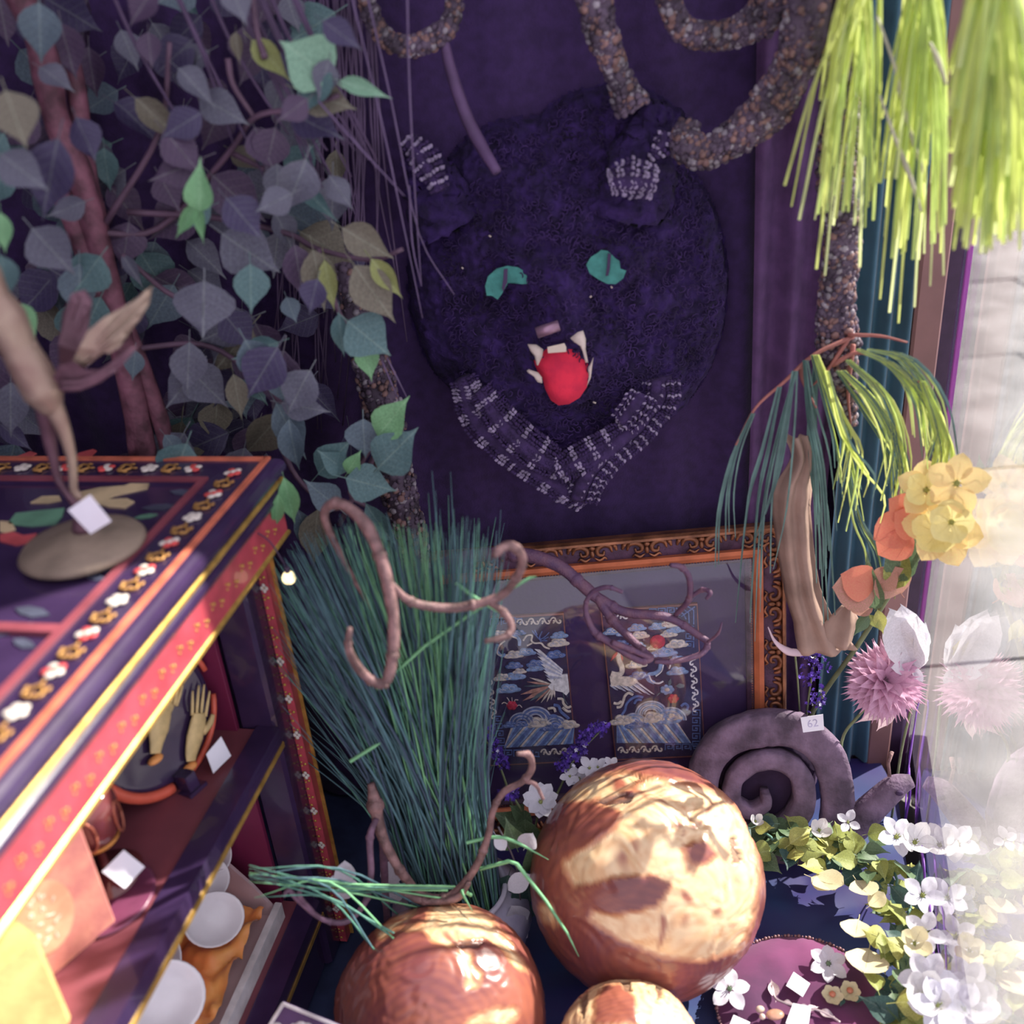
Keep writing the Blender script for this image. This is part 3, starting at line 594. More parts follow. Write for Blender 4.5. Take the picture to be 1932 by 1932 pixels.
# eyes
eyem = M('green felt', (64, 128, 122), .85, scale=90, var=.12, bump=.4); pup = M('dark slit', (62, 44, 78), .8)
def decal(name, poly, m, depth, th=.004, par=None, bulge=0):
    c = Vector((sum(p[0] for p in poly)/len(poly), sum(p[1] for p in poly)/len(poly))); P0 = surf(c.x, c.y)-Y_*depth; n = (CAM-P0).normalized(); n = (n+Vector((0, -1, 0))*.8).normalized()
    b = MB(); P = [onp(x, y, P0, n) for x, y in poly]; cc = sum(P, Vector())/len(P); k = len(P)
    vs = [p-n*th for p in P]+P+[cc+(p-cc)*.6+n*bulge*.75 for p in P]+[cc+n*bulge]
    fs = [tuple(range(k-1, -1, -1))]+[(i, (i+1) % k, k+(i+1) % k, k+i) for i in range(k)]+[(k+i, k+(i+1) % k, 2*k+(i+1) % k, 2*k+i) for i in range(k)]+[(2*k+i, 2*k+(i+1) % k, 3*k) for i in range(k)]
    b.add(vs, fs); return b.build(name, m, par or mask, smooth=bool(bulge))
def z2(l): return [(600+x/2.76, y/2.76) for x, y in l]
e1 = decal('eye', z2([(870, 1490), (885, 1440), (930, 1400), (985, 1385), (1040, 1392), (1080, 1415), (1102, 1450), (1090, 1478), (1060, 1480), (1030, 1470), (990, 1475), (975, 1500), (955, 1535), (935, 1560), (905, 1540), (878, 1540)]), eyem, .022, .004)
decal('pupil', z2([(968, 1402), (988, 1400), (985, 1470), (965, 1520), (958, 1500), (965, 1450)]), pup, .0268, .003)
e2 = decal('eye', z2([(1397, 1380), (1420, 1340), (1460, 1315), (1475, 1302), (1510, 1308), (1548, 1345), (1570, 1360), (1575, 1400), (1605, 1410), (1590, 1450), (1550, 1480), (1505, 1478), (1460, 1455), (1415, 1425)]), eyem, .022, .004)
decal('pupil', z2([(1510, 1318), (1526, 1325), (1520, 1400), (1512, 1435), (1498, 1438), (1506, 1380)]), pup, .0268, .003)
# tongue and fangs (crop 5: origin 650,600)
def z5(l): return [(650+x/2.76, 600+y/2.76) for x, y in l]
tg = M('red felt', (222, 44, 74), .85, scale=60, var=.1, bump=.3, c2=(196, 36, 70))
decal('tongue', z5([(990, 240), (985, 215), (1020, 195), (1058, 150), (1120, 130), (1175, 125), (1215, 150), (1235, 200), (1268, 240), (1275, 300), (1262, 360), (1225, 415), (1170, 448), (1115, 455), (1075, 430), (1045, 370), (1030, 310), (1005, 280)]), tg, .012, .006, bulge=.012)
fg = M('cream felt fang', (196, 180, 172), .7, scale=60, var=.1, bump=.2)
decal('fang', z5([(953, 137), (1000, 140), (1035, 165), (1030, 200), (1008, 248), (1000, 245), (990, 200), (970, 175)]), fg, .028, .003, bulge=.004)
decal('fang', z5([(1175, 105), (1215, 75), (1243, 66), (1257, 110), (1256, 160), (1268, 232), (1255, 232), (1240, 175), (1225, 145), (1195, 125)]), fg, .028, .003, bulge=.004)
decal('fang', z5([(948, 275), (960, 268), (1010, 285), (1028, 310), (1030, 340), (1005, 335), (985, 305), (955, 285)]), fg, .024, .003, bulge=.003)
decal('fang', z5([(1297, 204), (1290, 250), (1283, 310), (1262, 357), (1272, 320), (1268, 260), (1280, 240)]), fg, .024, .003, bulge=.002)
decal('front_tooth', z5([(1056, 152), (1145, 132), (1155, 152), (1155, 176), (1060, 183)]), M('pale tooth', (232, 214, 196), .5), .026, .004)
nb = MB(); P = [surf(1008, 606)-Y_*.024, surf(1052, 603)-Y_*.024]; P[0].y = P[1].y = min(P[0].y, P[1].y); nb.tube(P, .0070, 12); nb.build('nose_bar', M('silvery bar', (150, 118, 140), .3, .5, var=.1), mask, label='shiny silvery bar for the nose')
for (x, y, dx, dy) in [(922, 440, 4, 3), (871, 500, 3, 3), (1150, 535, 3, 4), (1111, 556, 3, -3), (1117, 752, 5, 1)]:
    q = surf(x, y)-Y_*.012; r_ = surf(x+dx, y+dy)-Y_*.012; MB().tube([q, Vector((r_.x, q.y, r_.z))], .0012, 5).build('whisker_stub', fg, mask)
# ================================================================== GRAVEL-COATED BRANCHES
gv = [M('gravel dark', (88, 74, 92), .8, var=.3, bump=.5), M('gravel tan', (128, 98, 96), .75, var=.25, bump=.4), M('gravel pale', (140, 132, 142), .7, var=.25, bump=.3)]
def gravel(name, pts, rad, lab, n, group=None, size=.0038, seed=1):
    random.seed(seed); P = smoothpath(trace(pts), 6); R = inter(rad, len(P)); k = len(P)
    o = thing(name, P[-1], lab, 'branch', group)
    b = MB(); b.tube(P, [r*.9*(1+.15*noise.noise(p*40)) for r, p in zip(R, P)], 12); b.build('core', gv[0], o)
    b = MB()
    for _ in range(n):
        i = random.randrange(k-1); t = (P[i+1]-P[i]); c = P[i]+t*random.random(); t.normalize(); e = t.orthogonal().normalized(); f_ = t.cross(e); a = rnd(0, 6.28)
        d = e*math.cos(a)+f_*math.sin(a); s = size*rnd(.35, 1.6); b.mat(random.choice([0, 0, 0, 0, 0, 1, 1, 2])).ell(c+d*R[i]*rnd(.85, 1.02), (s, s*rnd(.6, 1), s*rnd(.5, .8)), (d.orthogonal().normalized(), d.cross(d.orthogonal()).normalized(), d), nu=6, nv=4)
    b.build('pebble_coating', gv, o, kind='stuff'); return o
gravel('gravel_branch', [(670, -150, 1.33), (705, 40, 1.33), (765, 88, 1.33), (820, 70, 1.33), (855, 25, 1.33), (860, -150, 1.33)], [.009, .010, .011, .011, .009, .009], 'thin gravel-coated loop hanging at the top, left of the mask', 1000, seed=3)
gravel('gravel_branch', [(1105, -150, 1.30), (1125, 25, 1.30), (1150, 100, 1.30), (1165, 140, 1.30), (1195, 205, 1.30)], [.017, .019, .014, .013, .022], 'short thick gravel-coated stub pointing down to the right ear of the mask', 1100, seed=4)
gravel('gravel_branch', [(1235, -150, 1.30), (1275, 35, 1.30), (1335, 68, 1.30), (1400, 55, 1.30), (1450, 15, 1.30), (1510, -150, 1.29)], [.014, .013, .014, .016, .023, .026], 'gravel-coated loop dipping in at the top edge, above the big curl', 1500, seed=5)
gravel('gravel_branch', [(1300, 232, 1.30), (1295, 270, 1.29), (1330, 292, 1.28), (1400, 250, 1.27), (1450, 205, 1.26), (1490, 140, 1.25), (1520, 60, 1.24), (1545, -170, 1.24)], [.012, .020, .016, .022, .026, .021, .028, .030], 'big gravel-coated hook curling from the top right towards the mask', 2600, seed=6)
gravel('gravel_branch', [(1600, -170, 1.24), (1588, 150, 1.24), (1578, 330, 1.24), (1590, 450, 1.24), (1578, 560, 1.235), (1580, 640, 1.235), (1592, 720, 1.235), (1600, 800, 1.235)], [.024, .022, .021, .020, .021, .026, .014, .009], 'upright gravel-coated trunk behind the yellow-green hanging grass', 3400, seed=7)
gravel('gravel_branch', [(640, 470, 1.34), (690, 650, 1.33), (720, 760, 1.32), (745, 900, 1.31), (775, 1010, 1.30), (810, 1200, 1.28)], [.012, .024, .026, .026, .022, .018], 'gravel-coated trunk behind the cluster of leaves left of the frame', 1800, seed=8)
random.seed(11)
brk = M('brown bark', (128, 98, 98), .55, scale=70, var=.25, bump=.7); brk2 = M('dark bark', (88, 62, 92), .55, scale=70, var=.2, bump=.6, c2=(112, 78, 96)); brkr = M('red brown bark', (120, 76, 92), .6, scale=40, var=.3, bump=.6)
P = smoothpath(trace([(835, 60, 1.33), (850, 130, 1.33), (878, 215, 1.325), (905, 270, 1.315), (938, 325, 1.29)]), 6)
b = MB(); b.tube(P, inter([.005, .007, .008, .008, .006], len(P)), 8); b.build('vine', M('mauve vine', (94, 70, 108), .7), label='smooth mauve vine hanging in a curve above the mask', cat='vine')
# twisted brown branches
def twig(b, pts, rad, knob=True):
    rad = [q*.68 for q in rad]
    P = smoothpath(trace(pts), 7); R = inter(rad, len(P)); R = [r*(1+.12*noise.noise(p*60)) for r, p in zip(R, P)]
    b.tube(P, R, 8)
    if knob:
        for i in range(7, len(P)-4, 13): b.ell(P[i], R[i]*1.25, nu=8, nv=5)
def twigthing(lab, segs, m, dy=0):
    b = MB(); segs = [([(x, y, Y-dy) for x, y, Y in q[0]],)+tuple(q[1:]) for q in segs]
    for s in segs: twig(b, *s)
    return b.build('twisted_branch', m, label=lab, cat='branch')
twigthing('brown twisted branch arching over the tall green grass and curling up at its foot', [
    ([(700, 1150, 1.10), (650, 1060, 1.10), (612, 975, 1.09), (640, 950, 1.08), (690, 990, 1.06), (725, 1075, 1.04), (743, 1180, 1.02), (735, 1270, 1.0), (715, 1290, .995), (680, 1265, .99), (658, 1225, .98), (660, 1185, .98)], [.003, .005, .007, .009, .010, .010, .010, .009, .008, .0075, .006, .004]),
    ([(735, 1100, 1.035), (775, 1135, 1.04), (840, 1147, 1.05), (900, 1140, 1.05), (950, 1120, 1.05), (980, 1080, 1.04), (985, 1050, 1.03), (965, 1030, 1.02), (945, 1035, 1.01), (932, 1050, 1.0)], [.006, .007, .0075, .0075, .007, .0075, .0075, .0075, .0065, .005]),
    ([(925, 1138, 1.05), (950, 1155, 1.04), (965, 1180, 1.03), (955, 1200, 1.02), (915, 1210, 1.01)], [.005, .006, .006, .006, .004]),
    ([(715, 1290, .995), (732, 1296, .99)], [.006, .003], False)], brk, .10)
twigthing('dark thick branch forking across the front of the picture frame', [
    ([(760, 1150, 1.25), (830, 1070, 1.24), (900, 1048, 1.23), (980, 1045, 1.21), (1050, 1065, 1.19), (1100, 1105, 1.17), (1130, 1130, 1.16), (1180, 1155, 1.15), (1260, 1165, 1.14), (1320, 1200, 1.13), (1335, 1215, 1.12), (1320, 1235, 1.11), (1270, 1248, 1.10), (1235, 1248, 1.10)], [.009, .013, .014, .014, .013, .0125, .012, .010, .0085, .007, .006, .0065, .005, .004]),
    ([(1125, 1125, 1.16), (1155, 1170, 1.14), (1185, 1200, 1.12), (1215, 1230, 1.10), (1228, 1242, 1.09), (1205, 1245, 1.085), (1150, 1212, 1.08), (1120, 1190, 1.09), (1105, 1150, 1.10), (1115, 1120, 1.10), (1145, 1108, 1.09), (1175, 1117, 1.085)], [.009, .009, .008, .007, .0065, .007, .007, .007, .005, .0045, .0045, .004]),
    ([(1228, 1242, 1.09), (1190, 1225, 1.08), (1155, 1212, 1.07)], [.005, .006, .006]),
    ([(1275, 1160, 1.14), (1300, 1130, 1.12), (1300, 1090, 1.11), (1285, 1070, 1.105), (1265, 1066, 1.10)], [.005, .006, .006, .006, .004]),
    ([(1300, 1128, 1.12), (1325, 1113, 1.11), (1340, 1118, 1.10), (1333, 1130, 1.10)], [.004, .0045, .0045, .003]),
    ([(1335, 1212, 1.12), (1355, 1195, 1.11), (1362, 1175, 1.11)], [.003, .0028, .002])], brk2)
twigthing('brown twisted branch rising from the white vase rim, ending in two small hooks', [
    ([(700, 1478, .98), (708, 1520, .97), (722, 1580, .955), (760, 1650, .94), (800, 1690, .935), (850, 1690, .935), (895, 1640, .94), (920, 1580, .95), (930, 1530, .955), (950, 1495, .96), (985, 1475, .96), (1003, 1450, .96), (998, 1425, .955), (975, 1422, .95)], [.007, .013, .010, .009, .009, .0085, .0075, .0065, .006, .0065, .0065, .0065, .006, .004]),
    ([(988, 1473, .96), (1010, 1480, .955), (1025, 1508, .95)], [.0045, .004, .003]),
    ([(745, 1680, .93), (800, 1700, .925), (860, 1695, .925), (885, 1665, .93)], [.006, .007, .007, .005])], brk)
twigthing('thin grey-brown curl looping across the cabinet corner at lower left', [
    ([(710, 1545, .96), (698, 1580, .94), (700, 1650, .92), (690, 1700, .90), (655, 1738, .885), (610, 1735, .875), (570, 1705, .87), (545, 1680, .865), (535, 1692, .86)], [.006, .0065, .006, .0055, .0055, .005, .0045, .0045, .003]),
    ([(590, 1720, .873), (565, 1690, .868), (572, 1672, .866)], [.004, .0045, .003]),
    ([(722, 1580, .96), (728, 1700, .97), (735, 1790, .98)], [.008, .007, .006])], M('grey brown bark', (112, 84, 104), .6, scale=70, var=.2, bump=.5))
# ================================================================== LEAVES
def veins(m, k=.45):
    N = m.node_tree.nodes; L = m.node_tree.links; b = N['Principled BSDF']; src = b.inputs['Base Color'].links[0].from_socket
    def mt(op, a, b_=0.0, c=0.0):
        q = N.new('ShaderNodeMath'); q.operation = op
        for i, v in enumerate((a, b_, c)):
            if isinstance(v, (int, float)): q.inputs[i].default_value = v
            else: L.new(v, q.inputs[i])
        return q.outputs[0]
    tc = N.new('ShaderNodeTexCoord'); sp = N.new('ShaderNodeSeparateXYZ'); L.new(tc.outputs['Object'], sp.inputs[0]); ax = mt('ABSOLUTE', sp.outputs[0])
    mid = mt('LESS_THAN', ax, .016); side = mt('LESS_THAN', mt('FRACT', mt('MULTIPLY', mt('SUBTRACT', sp.outputs[1], mt('MULTIPLY', ax, .7)), 7.5)), .11); side = mt('MULTIPLY', side, .5)
    f_ = mt('MULTIPLY', mt('MAXIMUM', mid, side), k); x = N.new('ShaderNodeMix'); x.data_type = 'RGBA'; x.blend_type = 'ADD'; L.new(f_, x.inputs[0]); L.new(src, x.inputs[6]); x.inputs[7].default_value = (.14, .17, .13, 1)
    L.new(x.outputs[2], b.inputs['Base Color']); return m
def leafmesh(name, m, curl=.25, wid=.42, fold=.18, tip=.15, n=7, rnd_=False):
    b = MB(); vs = []; prof = [0, .55, .82, 1, 1, .88, .6, .0] if rnd_ else [0, .64, .96, 1, .82, .46, .13, .0]
    for i in range(n+1):
        t = i/n; w_ = wid*prof[min(i, 7)]; 
        for s in (-1, -.5, 0, .5, 1): vs.append((s*w_+.05*math.sin(t*5)*tip, t, fold*abs(s)*w_*2-curl*t*t+.02*math.sin(t*9+s*2)))
    fs = [(i*5+j, i*5+j+1, i*5+5+j+1, i*5+5+j) for i in range(n) for j in range(4)]
    b.add(vs, fs); b.tube([(0, -.22, -.02), (0, 0, 0), (0, .5, -.012-curl*.25), (0, .9, -.012-curl*.81)], [.014, .013, .009, .003], 3, cap=False)
    return b.mesh(name, m)
LC = {'blue': (92, 108, 122), 'dark': (66, 58, 92), 'olive': (112, 106, 94), 'green': (118, 168, 122), 'grey': (98, 98, 116), 'teal': (86, 116, 120), 'mint': (130, 170, 146), 'plum': (82, 64, 92), 'lime': (140, 146, 92)}
lm = {}
for k, c in LC.items():
    mt = M('leaf '+k, c, .55, scale=30, var=.12, trans=.15, bump=.1)
    veins(mt)
    lm[k] = [leafmesh('leaf', mt, .12, .40, .12), leafmesh('leaf', mt, .35, .36, .25), leafmesh('leaf', mt, .0, .44, -.12, -.2)]
def leaf(par, base, tip, k, roll=None, nm='leaf', wide=1.0, var=None):
    L_ = tip-base; n = (CAM-base).normalized()+Vector((rnd(-.5, .5), rnd(-.3, .3), rnd(-.2, .6)))*(1 if roll is None else roll)
    m = frame(L_, n); s = L_.length; me = random.choice(lm[k]) if var is None else lm[k][var]
    return part(nm, me, par, Matrix.Translation(base) @ m @ Matrix.Diagonal((s*wide, s, s, 1)))
tree = thing('artificial_fig_tree', (-.62, 1.28, -.03), 'bushy artificial tree with pointed grey-green leaves filling the upper left', 'tree')
b = MB()
for l, r in [([(20, -40, 1.22), (75, 80, 1.22), (105, 220, 1.22), (150, 330, 1.22), (180, 440, 1.22), (215, 580, 1.22), (240, 700, 1.22), (270, 840, 1.22), (300, 1000, 1.22)], .015), ([(105, 60, 1.25), (140, 150, 1.25), (165, 330, 1.24), (190, 440, 1.24), (215, 560, 1.24), (270, 700, 1.23), (310, 820, 1.23), (340, 950, 1.23)], .011), ([(100, 330, 1.22), (140, 420, 1.22), (220, 640, 1.22), (250, 760, 1.22), (262, 860, 1.22)], .013)]:
    P = smoothpath(trace(l), 6); b.tube(P, [r*(1+.15*noise.noise(p*30)) for p in P], 9)
b.build('trunk', brkr, tree)
b = MB()
for l in [[(475, -20, 1.18), (485, 60, 1.18), (500, 110, 1.17)], [(640, 180, 1.16), (560, 205, 1.18), (480, 222, 1.2), (430, 290, 1.22), (300, 430, 1.24), (180, 440, 1.22)], [(480, 222, 1.2), (440, 160, 1.2), (430, 110, 1.2)], [(760, 470, 1.19), (700, 490, 1.2), (600, 470, 1.22), (540, 440, 1.24), (400, 410, 1.24), (240, 400, 1.23)], [(600, 470, 1.2), (640, 590, 1.2), (680, 640, 1.2)], [(500, 320, 1.2), (440, 290, 1.22)], [(540, 770, 1.2), (470, 700, 1.22), (380, 650, 1.24), (240, 660, 1.23)], [(700, 960, 1.2), (660, 930, 1.2), (690, 860, 1.2), (725, 820, 1.2), (640, 990, 1.2)], [(620, 960, 1.19), (560, 900, 1.2), (520, 820, 1.22)], [(230, 480, 1.2), (330, 560, 1.22), (400, 560, 1.23)], [(320, 80, 1.2), (300, 250, 1.22), (200, 420, 1.22)]]:
    P = smoothpath(trace(l), 5); b.tube(P, inter([.0028, .004], len(P)), 6)
b.build('branch', M('twig mauve', (98, 74, 94), .6, var=.15), tree)
TL = [((628, 150), (528, 74), 'mint', 1.16, 1.25, 0), ((640, 152), (735, 182), 'mint', 1.15, .45, 1), ((562, 168), (672, 206), 'olive', 1.17, .8, 0), ((475, 75), (545, 148), 'lime', 1.18, .7, 1), ((445, 60), (450, 120), 'olive', 1.2, .6, 1), ((378, 400), (372, 308), 'green', 1.1, .8, 1), ((372, 380), (330, 455), 'green', 1.105, .45, 1), ((376, 385), (380, 462), 'green', 1.105, .4, 1), ((418, 440), (527, 516), 'grey', 1.17, 1.0, 0), ((385, 530), (383, 640), 'grey', 1.13, 1.2, 2), ((375, 180), (470, 235), 'grey', 1.2, .8, 0), ((255, 185), (350, 270), 'olive', 1.2, .6, 1), ((480, 240), (520, 325), 'plum', 1.2, 1.0, 0), ((645, 430), (742, 487), 'olive', 1.17, .8, 1), ((700, 488), (760, 565), 'lime', 1.16, .6, 1), ((668, 500), (747, 612), 'olive', 1.16, .75, 0), ((590, 470), (615, 590), 'olive', 1.19, .7, 0), ((612, 490), (630, 590), 'lime', 1.185, .45, 0), ((555, 460), (575, 570), 'plum', 1.2, .7, 0), ((655, 605), (738, 672), 'teal', 1.17, 1.15, 0), ((640, 590), (645, 680), 'teal', 1.18, .5, 1), ((685, 640), (702, 722), 'green', 1.19, .7, 0), ((712, 825), (768, 750), 'green', 1.17, .8, 0), ((685, 790), (688, 868), 'blue', 1.18, 1.1, 0), ((712, 885), (785, 810), 'teal', 1.16, .95, 0), ((655, 890), (600, 850), 'teal', 1.18, .8, 0), ((600, 895), (660, 830), 'teal', 1.185, .8, 0), ((655, 893), (680, 852), 'green', 1.17, .7, 0), ((652, 902), (748, 926), 'teal', 1.16, .95, 0), ((640, 960), (575, 905), 'blue', 1.17, .8, 0), ((600, 960), (588, 1075), 'olive', 1.18, .6, 0), ((560, 960), (605, 1060), 'blue', 1.19, .5, 1), ((690, 950), (748, 1040), 'teal', 1.17, .55, 1), ((535, 900), (560, 1000), 'green', 1.1, .5, 1), ((525, 930), (520, 1010), 'green', 1.08, .4, 1), ((350, 690), (432, 770), 'grey', 1.2, .9, 0), ((440, 705), (458, 795), 'olive', 1.19, .6, 0), ((375, 690), (312, 772), 'grey', 1.2, .8, 2), ((508, 690), (545, 770), 'blue', 1.2, .6, 0), ((530, 760), (623, 778), 'grey', 1.18, .7, 0), ((545, 790), (560, 900), 'blue', 1.17, .6, 1), ((520, 760), (580, 870), 'blue', 1.19, .6, 0), ((520, 240), (500, 330), 'plum', 1.2, 1, 0), ((545, 330), (640, 420), 'teal', 1.2, .4, 1), ((10, 170), (50, 280), 'olive', 1.0, 1.1, 0), ((0, 290), (90, 360), 'grey', 1.02, .9, 0), ((110, 260), (75, 420), 'dark', 1.05, .7, 0), ((60, 430), (140, 520), 'grey', 1.08, 1, 0), ((0, 400), (10, 480), 'green', 1.0, .6, 0), ((0, 480), (20, 570), 'teal', 1.0, .8, 1), ((20, 570), (70, 650), 'green', 1.05, .8, 0), ((280, 60), (285, 130), 'plum', 1.2, .9, 0), ((230, 480), (270, 540), 'grey', 1.2, .5, 1), ((190, 560), (150, 650), 'teal', 1.2, .9, 0), ((400, 330), (500, 420), 'plum', 1.22, .9, 0), ((300, 330), (340, 400), 'plum', 1.22, 1, 0), ((540, 560), (560, 610), 'blue', 1.2, .9, 0), ((420, 590), (480, 660), 'dark', 1.22, 1, 0), ((310, 820), (350, 870), 'blue', 1.2, .7, 0), ((255, 660), (250, 720), 'blue', 1.2, .8, 0), ((20, 720), (20, 830), 'grey', 1.2, .7, 0), ((0, 800), (60, 850), 'dark', 1.22, .6, 0)]
for (bx, by), (tx, ty), k, Y, wd, vr in TL: leaf(tree, at(bx, by, Y), at(tx, ty, Y-.01), k, .35, wide=wd, var=vr)
random.seed(21); cnt = 0
while cnt < 205:
    x = rnd(-40, 660); y = rnd(-60, 860); lim = 690-max(0, (y-100))*.0+20*math.sin(y*.02)
    if x > lim-60 and random.random() < .7: continue
    if 60 < x < 300 and y > 640 and random.random() < .85: continue
    Y = rnd(1.22, 1.36) if random.random() < .8 else rnd(1.12, 1.2); a = math.radians(rnd(20, 160)); L_ = rnd(70, 125)
    k = random.choice(['dark', 'dark', 'plum', 'plum', 'grey', 'blue', 'dark', 'teal', 'olive', 'grey'] if Y > 1.2 else ['blue', 'grey', 'teal', 'plum', 'grey', 'dark'])
    if Y < 1.2 and x < 330 and y > 500: continue
    leaf(tree, at(x, y, Y), at(x+L_*math.cos(a), y+L_*math.sin(a), Y-.01), k, .9, wide=rnd(.7, 1.05)); cnt += 1
# hanging dry stalks
def stalks(name, lab, lines, m, r=.0012, cat='stalks'):
    b = MB()
    for l in lines:
        P = smoothpath(trace(l), 4); b.tube(P, inter([r, r, r*.5], len(P)), 5)
    return b.build(name, m, label=lab, cat=cat, kind='stuff')
sl = [[(768, -20, 1.2), (772, 150, 1.2), (782, 350, 1.2), (795, 540, 1.2)], [(690, -20, 1.22), (740, 200, 1.22), (790, 440, 1.21), (857, 556, 1.2)], [(660, -20, 1.2), (720, 230, 1.2), (760, 420, 1.2), (797, 600, 1.2)], [(600, 190, 1.15), (680, 280, 1.15), (763, 370, 1.15)], [(730, 675, 1.2), (770, 755, 1.2)], [(720, 680, 1.2), (752, 755, 1.2)], [(772, 350, 1.2), (778, 460, 1.2), (795, 540, 1.2)]]
stalks('hanging_stalks', 'thin pale mauve stalks hanging straight down between the leaves and the mask', sl, M('stalk mauve', (104, 86, 120), .6, var=.1))
random.seed(5); s2 = []
for i in range(34):
    x = rnd(520, 700); s2.append([(x, -30, 1.37), (x+rnd(-10, 30), 300, 1.37), (x+rnd(-20, 70), rnd(500, 820), 1.37)])
for i in range(16): x = rnd(200, 560); s2.append([(x, -30, 1.2), (x+60, 100, 1.2), (x+rnd(110, 200), rnd(230, 380), 1.2)])
stalks('dry_grass_curtain', 'dull dried grass hanging behind the fig leaves against the backdrop', s2, M('dull stalk', (84, 66, 96), .7, var=.15), .0022, 'grass')
# ================================================================== TALL GRASS IN VASE
random.seed(31)
VX = at(862, 1665, 1.03); vc = Vector((VX.x, 1.03, -.03)); rz = .118
vase = thing('ceramic_vase', vc, 'white glazed ceramic vase holding the tall green grass', 'vase')
b = MB(); b.lathe(vc, [(.0, .0), (.052, .0), (.062, .012), (.085, .06), (.100, .09), (.096, .118), (.076, .136), (.067, .141), (.070, .147), (.070, .151), (.064, .152), (.060, .142), (.066, .125), (.0, .11)], 40)
b.build('vessel', M('white glaze', (218, 214, 230), .25, coat=.4, scale=14, var=.08, bump=.08, c2=(160, 156, 186)), vase)
for a in (-.5, .9, 2.3, 3.7, 5.1):
    b = MB(); d = Vector((math.cos(a), math.sin(a), 0)); t = Vector((-d.y, d.x, 0)); c = vc+Z_*.095
    b.tube([c+d*.093+t*.02*math.cos(q)+Z_*(.022*math.sin(q)) for q in [i*.5 for i in range(14)]], .0028, 6); b.tube([c+d*.094+t*.008*math.cos(q)+Z_*(.01*math.sin(q)) for q in [i*.6 for i in range(9)]], .0022, 5)
    b.build('relief_scroll', M('blue grey glaze', (126, 130, 176), .3), vase)
b = MB(); b.lathe(vc+Z_*.118, [(.0, .004), (.064, .0)], 24); b.build('moss', M('dark filler', (56, 44, 72), .9), vase)
gm = [M('grass green', (96, 150, 134), .6, scale=30, var=.12, bump=0, trans=.1), M('grass teal', (86, 122, 132), .6, var=.12, bump=0, trans=.1), M('grass bright', (130, 192, 142), .6, var=.1, bump=0, trans=.1), M('grass dark', (70, 88, 110), .6, var=.1, bump=0)]
b = MB(); base = vc+Z_*.118
def blade(b, P, w0, mat=0, flat=.35): b.mat(mat).tube(P, inter([w0, w0, w0*.9, w0*.15], len(P)), 4, flat, cap=False)
for i in range(1250):
    u = rnd(0, 1); tx = 520+430*u+rnd(-15, 15); ty = 1000+rnd(-35, 200)*(1 if random.random() < .6 else .4)+max(0, 640-tx)*.55+max(0, tx-880)*.9*rnd(0, 1)
    if random.random() < .18: ty += rnd(60, 260)
    Y = 1.03+rnd(-.09, .16)*(.5+abs(u-.5)); tip = at(tx, ty, Y); q = base+Vector((rnd(-.04, .04)+(u-.5)*.04, rnd(-.035, .035), 0))
    mid = q.lerp(tip, .5)+Vector((-(u-.5)*.03, 0, .02+rnd(-.01, .01))); P = smoothpath([q, q.lerp(mid, .5)+Z_*.012, mid, tip+Vector((0, 0, 0))], 2)
    blade(b, P, rnd(.0014, .0024), random.choice([0, 0, 1, 2, 2, 3]) if .3 < u < .75 else random.choice([0, 1, 1, 3]))
b.build('tall_grass', gm, label='tall dark green grass fanning up out of the white vase', cat='grass', kind='stuff', loc=base)
b = MB()
for (x, y) in [(815, 888), (822, 925), (850, 890), (846, 935), (856, 960), (830, 960), (808, 930), (945, 962), (905, 985), (884, 1005)]:
    tip = at(x, y, 1.08); q = base+Vector((rnd(-.02, .02), rnd(-.02, .02), 0)); blade(b, smoothpath([q, q.lerp(tip, .5)+Vector((.003, 0, .004)), tip], 3), .0022, random.choice([0, 1]))
for l in [[(700, 1310, 1.0), (800, 1220, .99), (900, 1150, .98), (940, 1125, .97), (1000, 1090, .96), (1012, 1088, .96)], [(905, 1640, .95), (960, 1625, .93), (975, 1630, .92), (1030, 1700, .9), (1070, 1760, .86), (1092, 1805, .85)], [(660, 1437, .95), (700, 1412, .95), (718, 1402, .95)], [(860, 1100, 1.0), (900, 1130, .98), (935, 1150, .98), (960, 1165, .98)], [(880, 1590, .96), (950, 1580, .96), (1035, 1622, .94)], [(890, 1690, .93), (870, 1680, .92), (892, 1720, .9)]]:
    blade(b, trace(l) if len(l) > 5 else smoothpath(trace(l), 3), .0024, 2)
b.build('loose_grass_blades', gm, label='a few long loose green blades bent out over the balls and past the frame', cat='grass', kind='stuff', loc=base)
b = MB(); random.seed(8)
for i in range(15):
    y0 = rnd(1670, 1700); l = [(rnd(735, 860), y0+rnd(-10, 60), .93), (640, 1655+rnd(-18, 30), .88), (470, 1632+rnd(-4, 45), .84)] if i < 10 else [(rnd(700, 780), rnd(1740, 1800), .86), (620, rnd(1660, 1700), .87), (480, rnd(1640, 1700), .84)]
    blade(b, smoothpath(trace(l), 4), .0013, random.choice([0, 1, 2]))
b.build('trailing_grass', gm, label='thin trailing grass stems sweeping left across the cabinet post', cat='grass', kind='stuff')
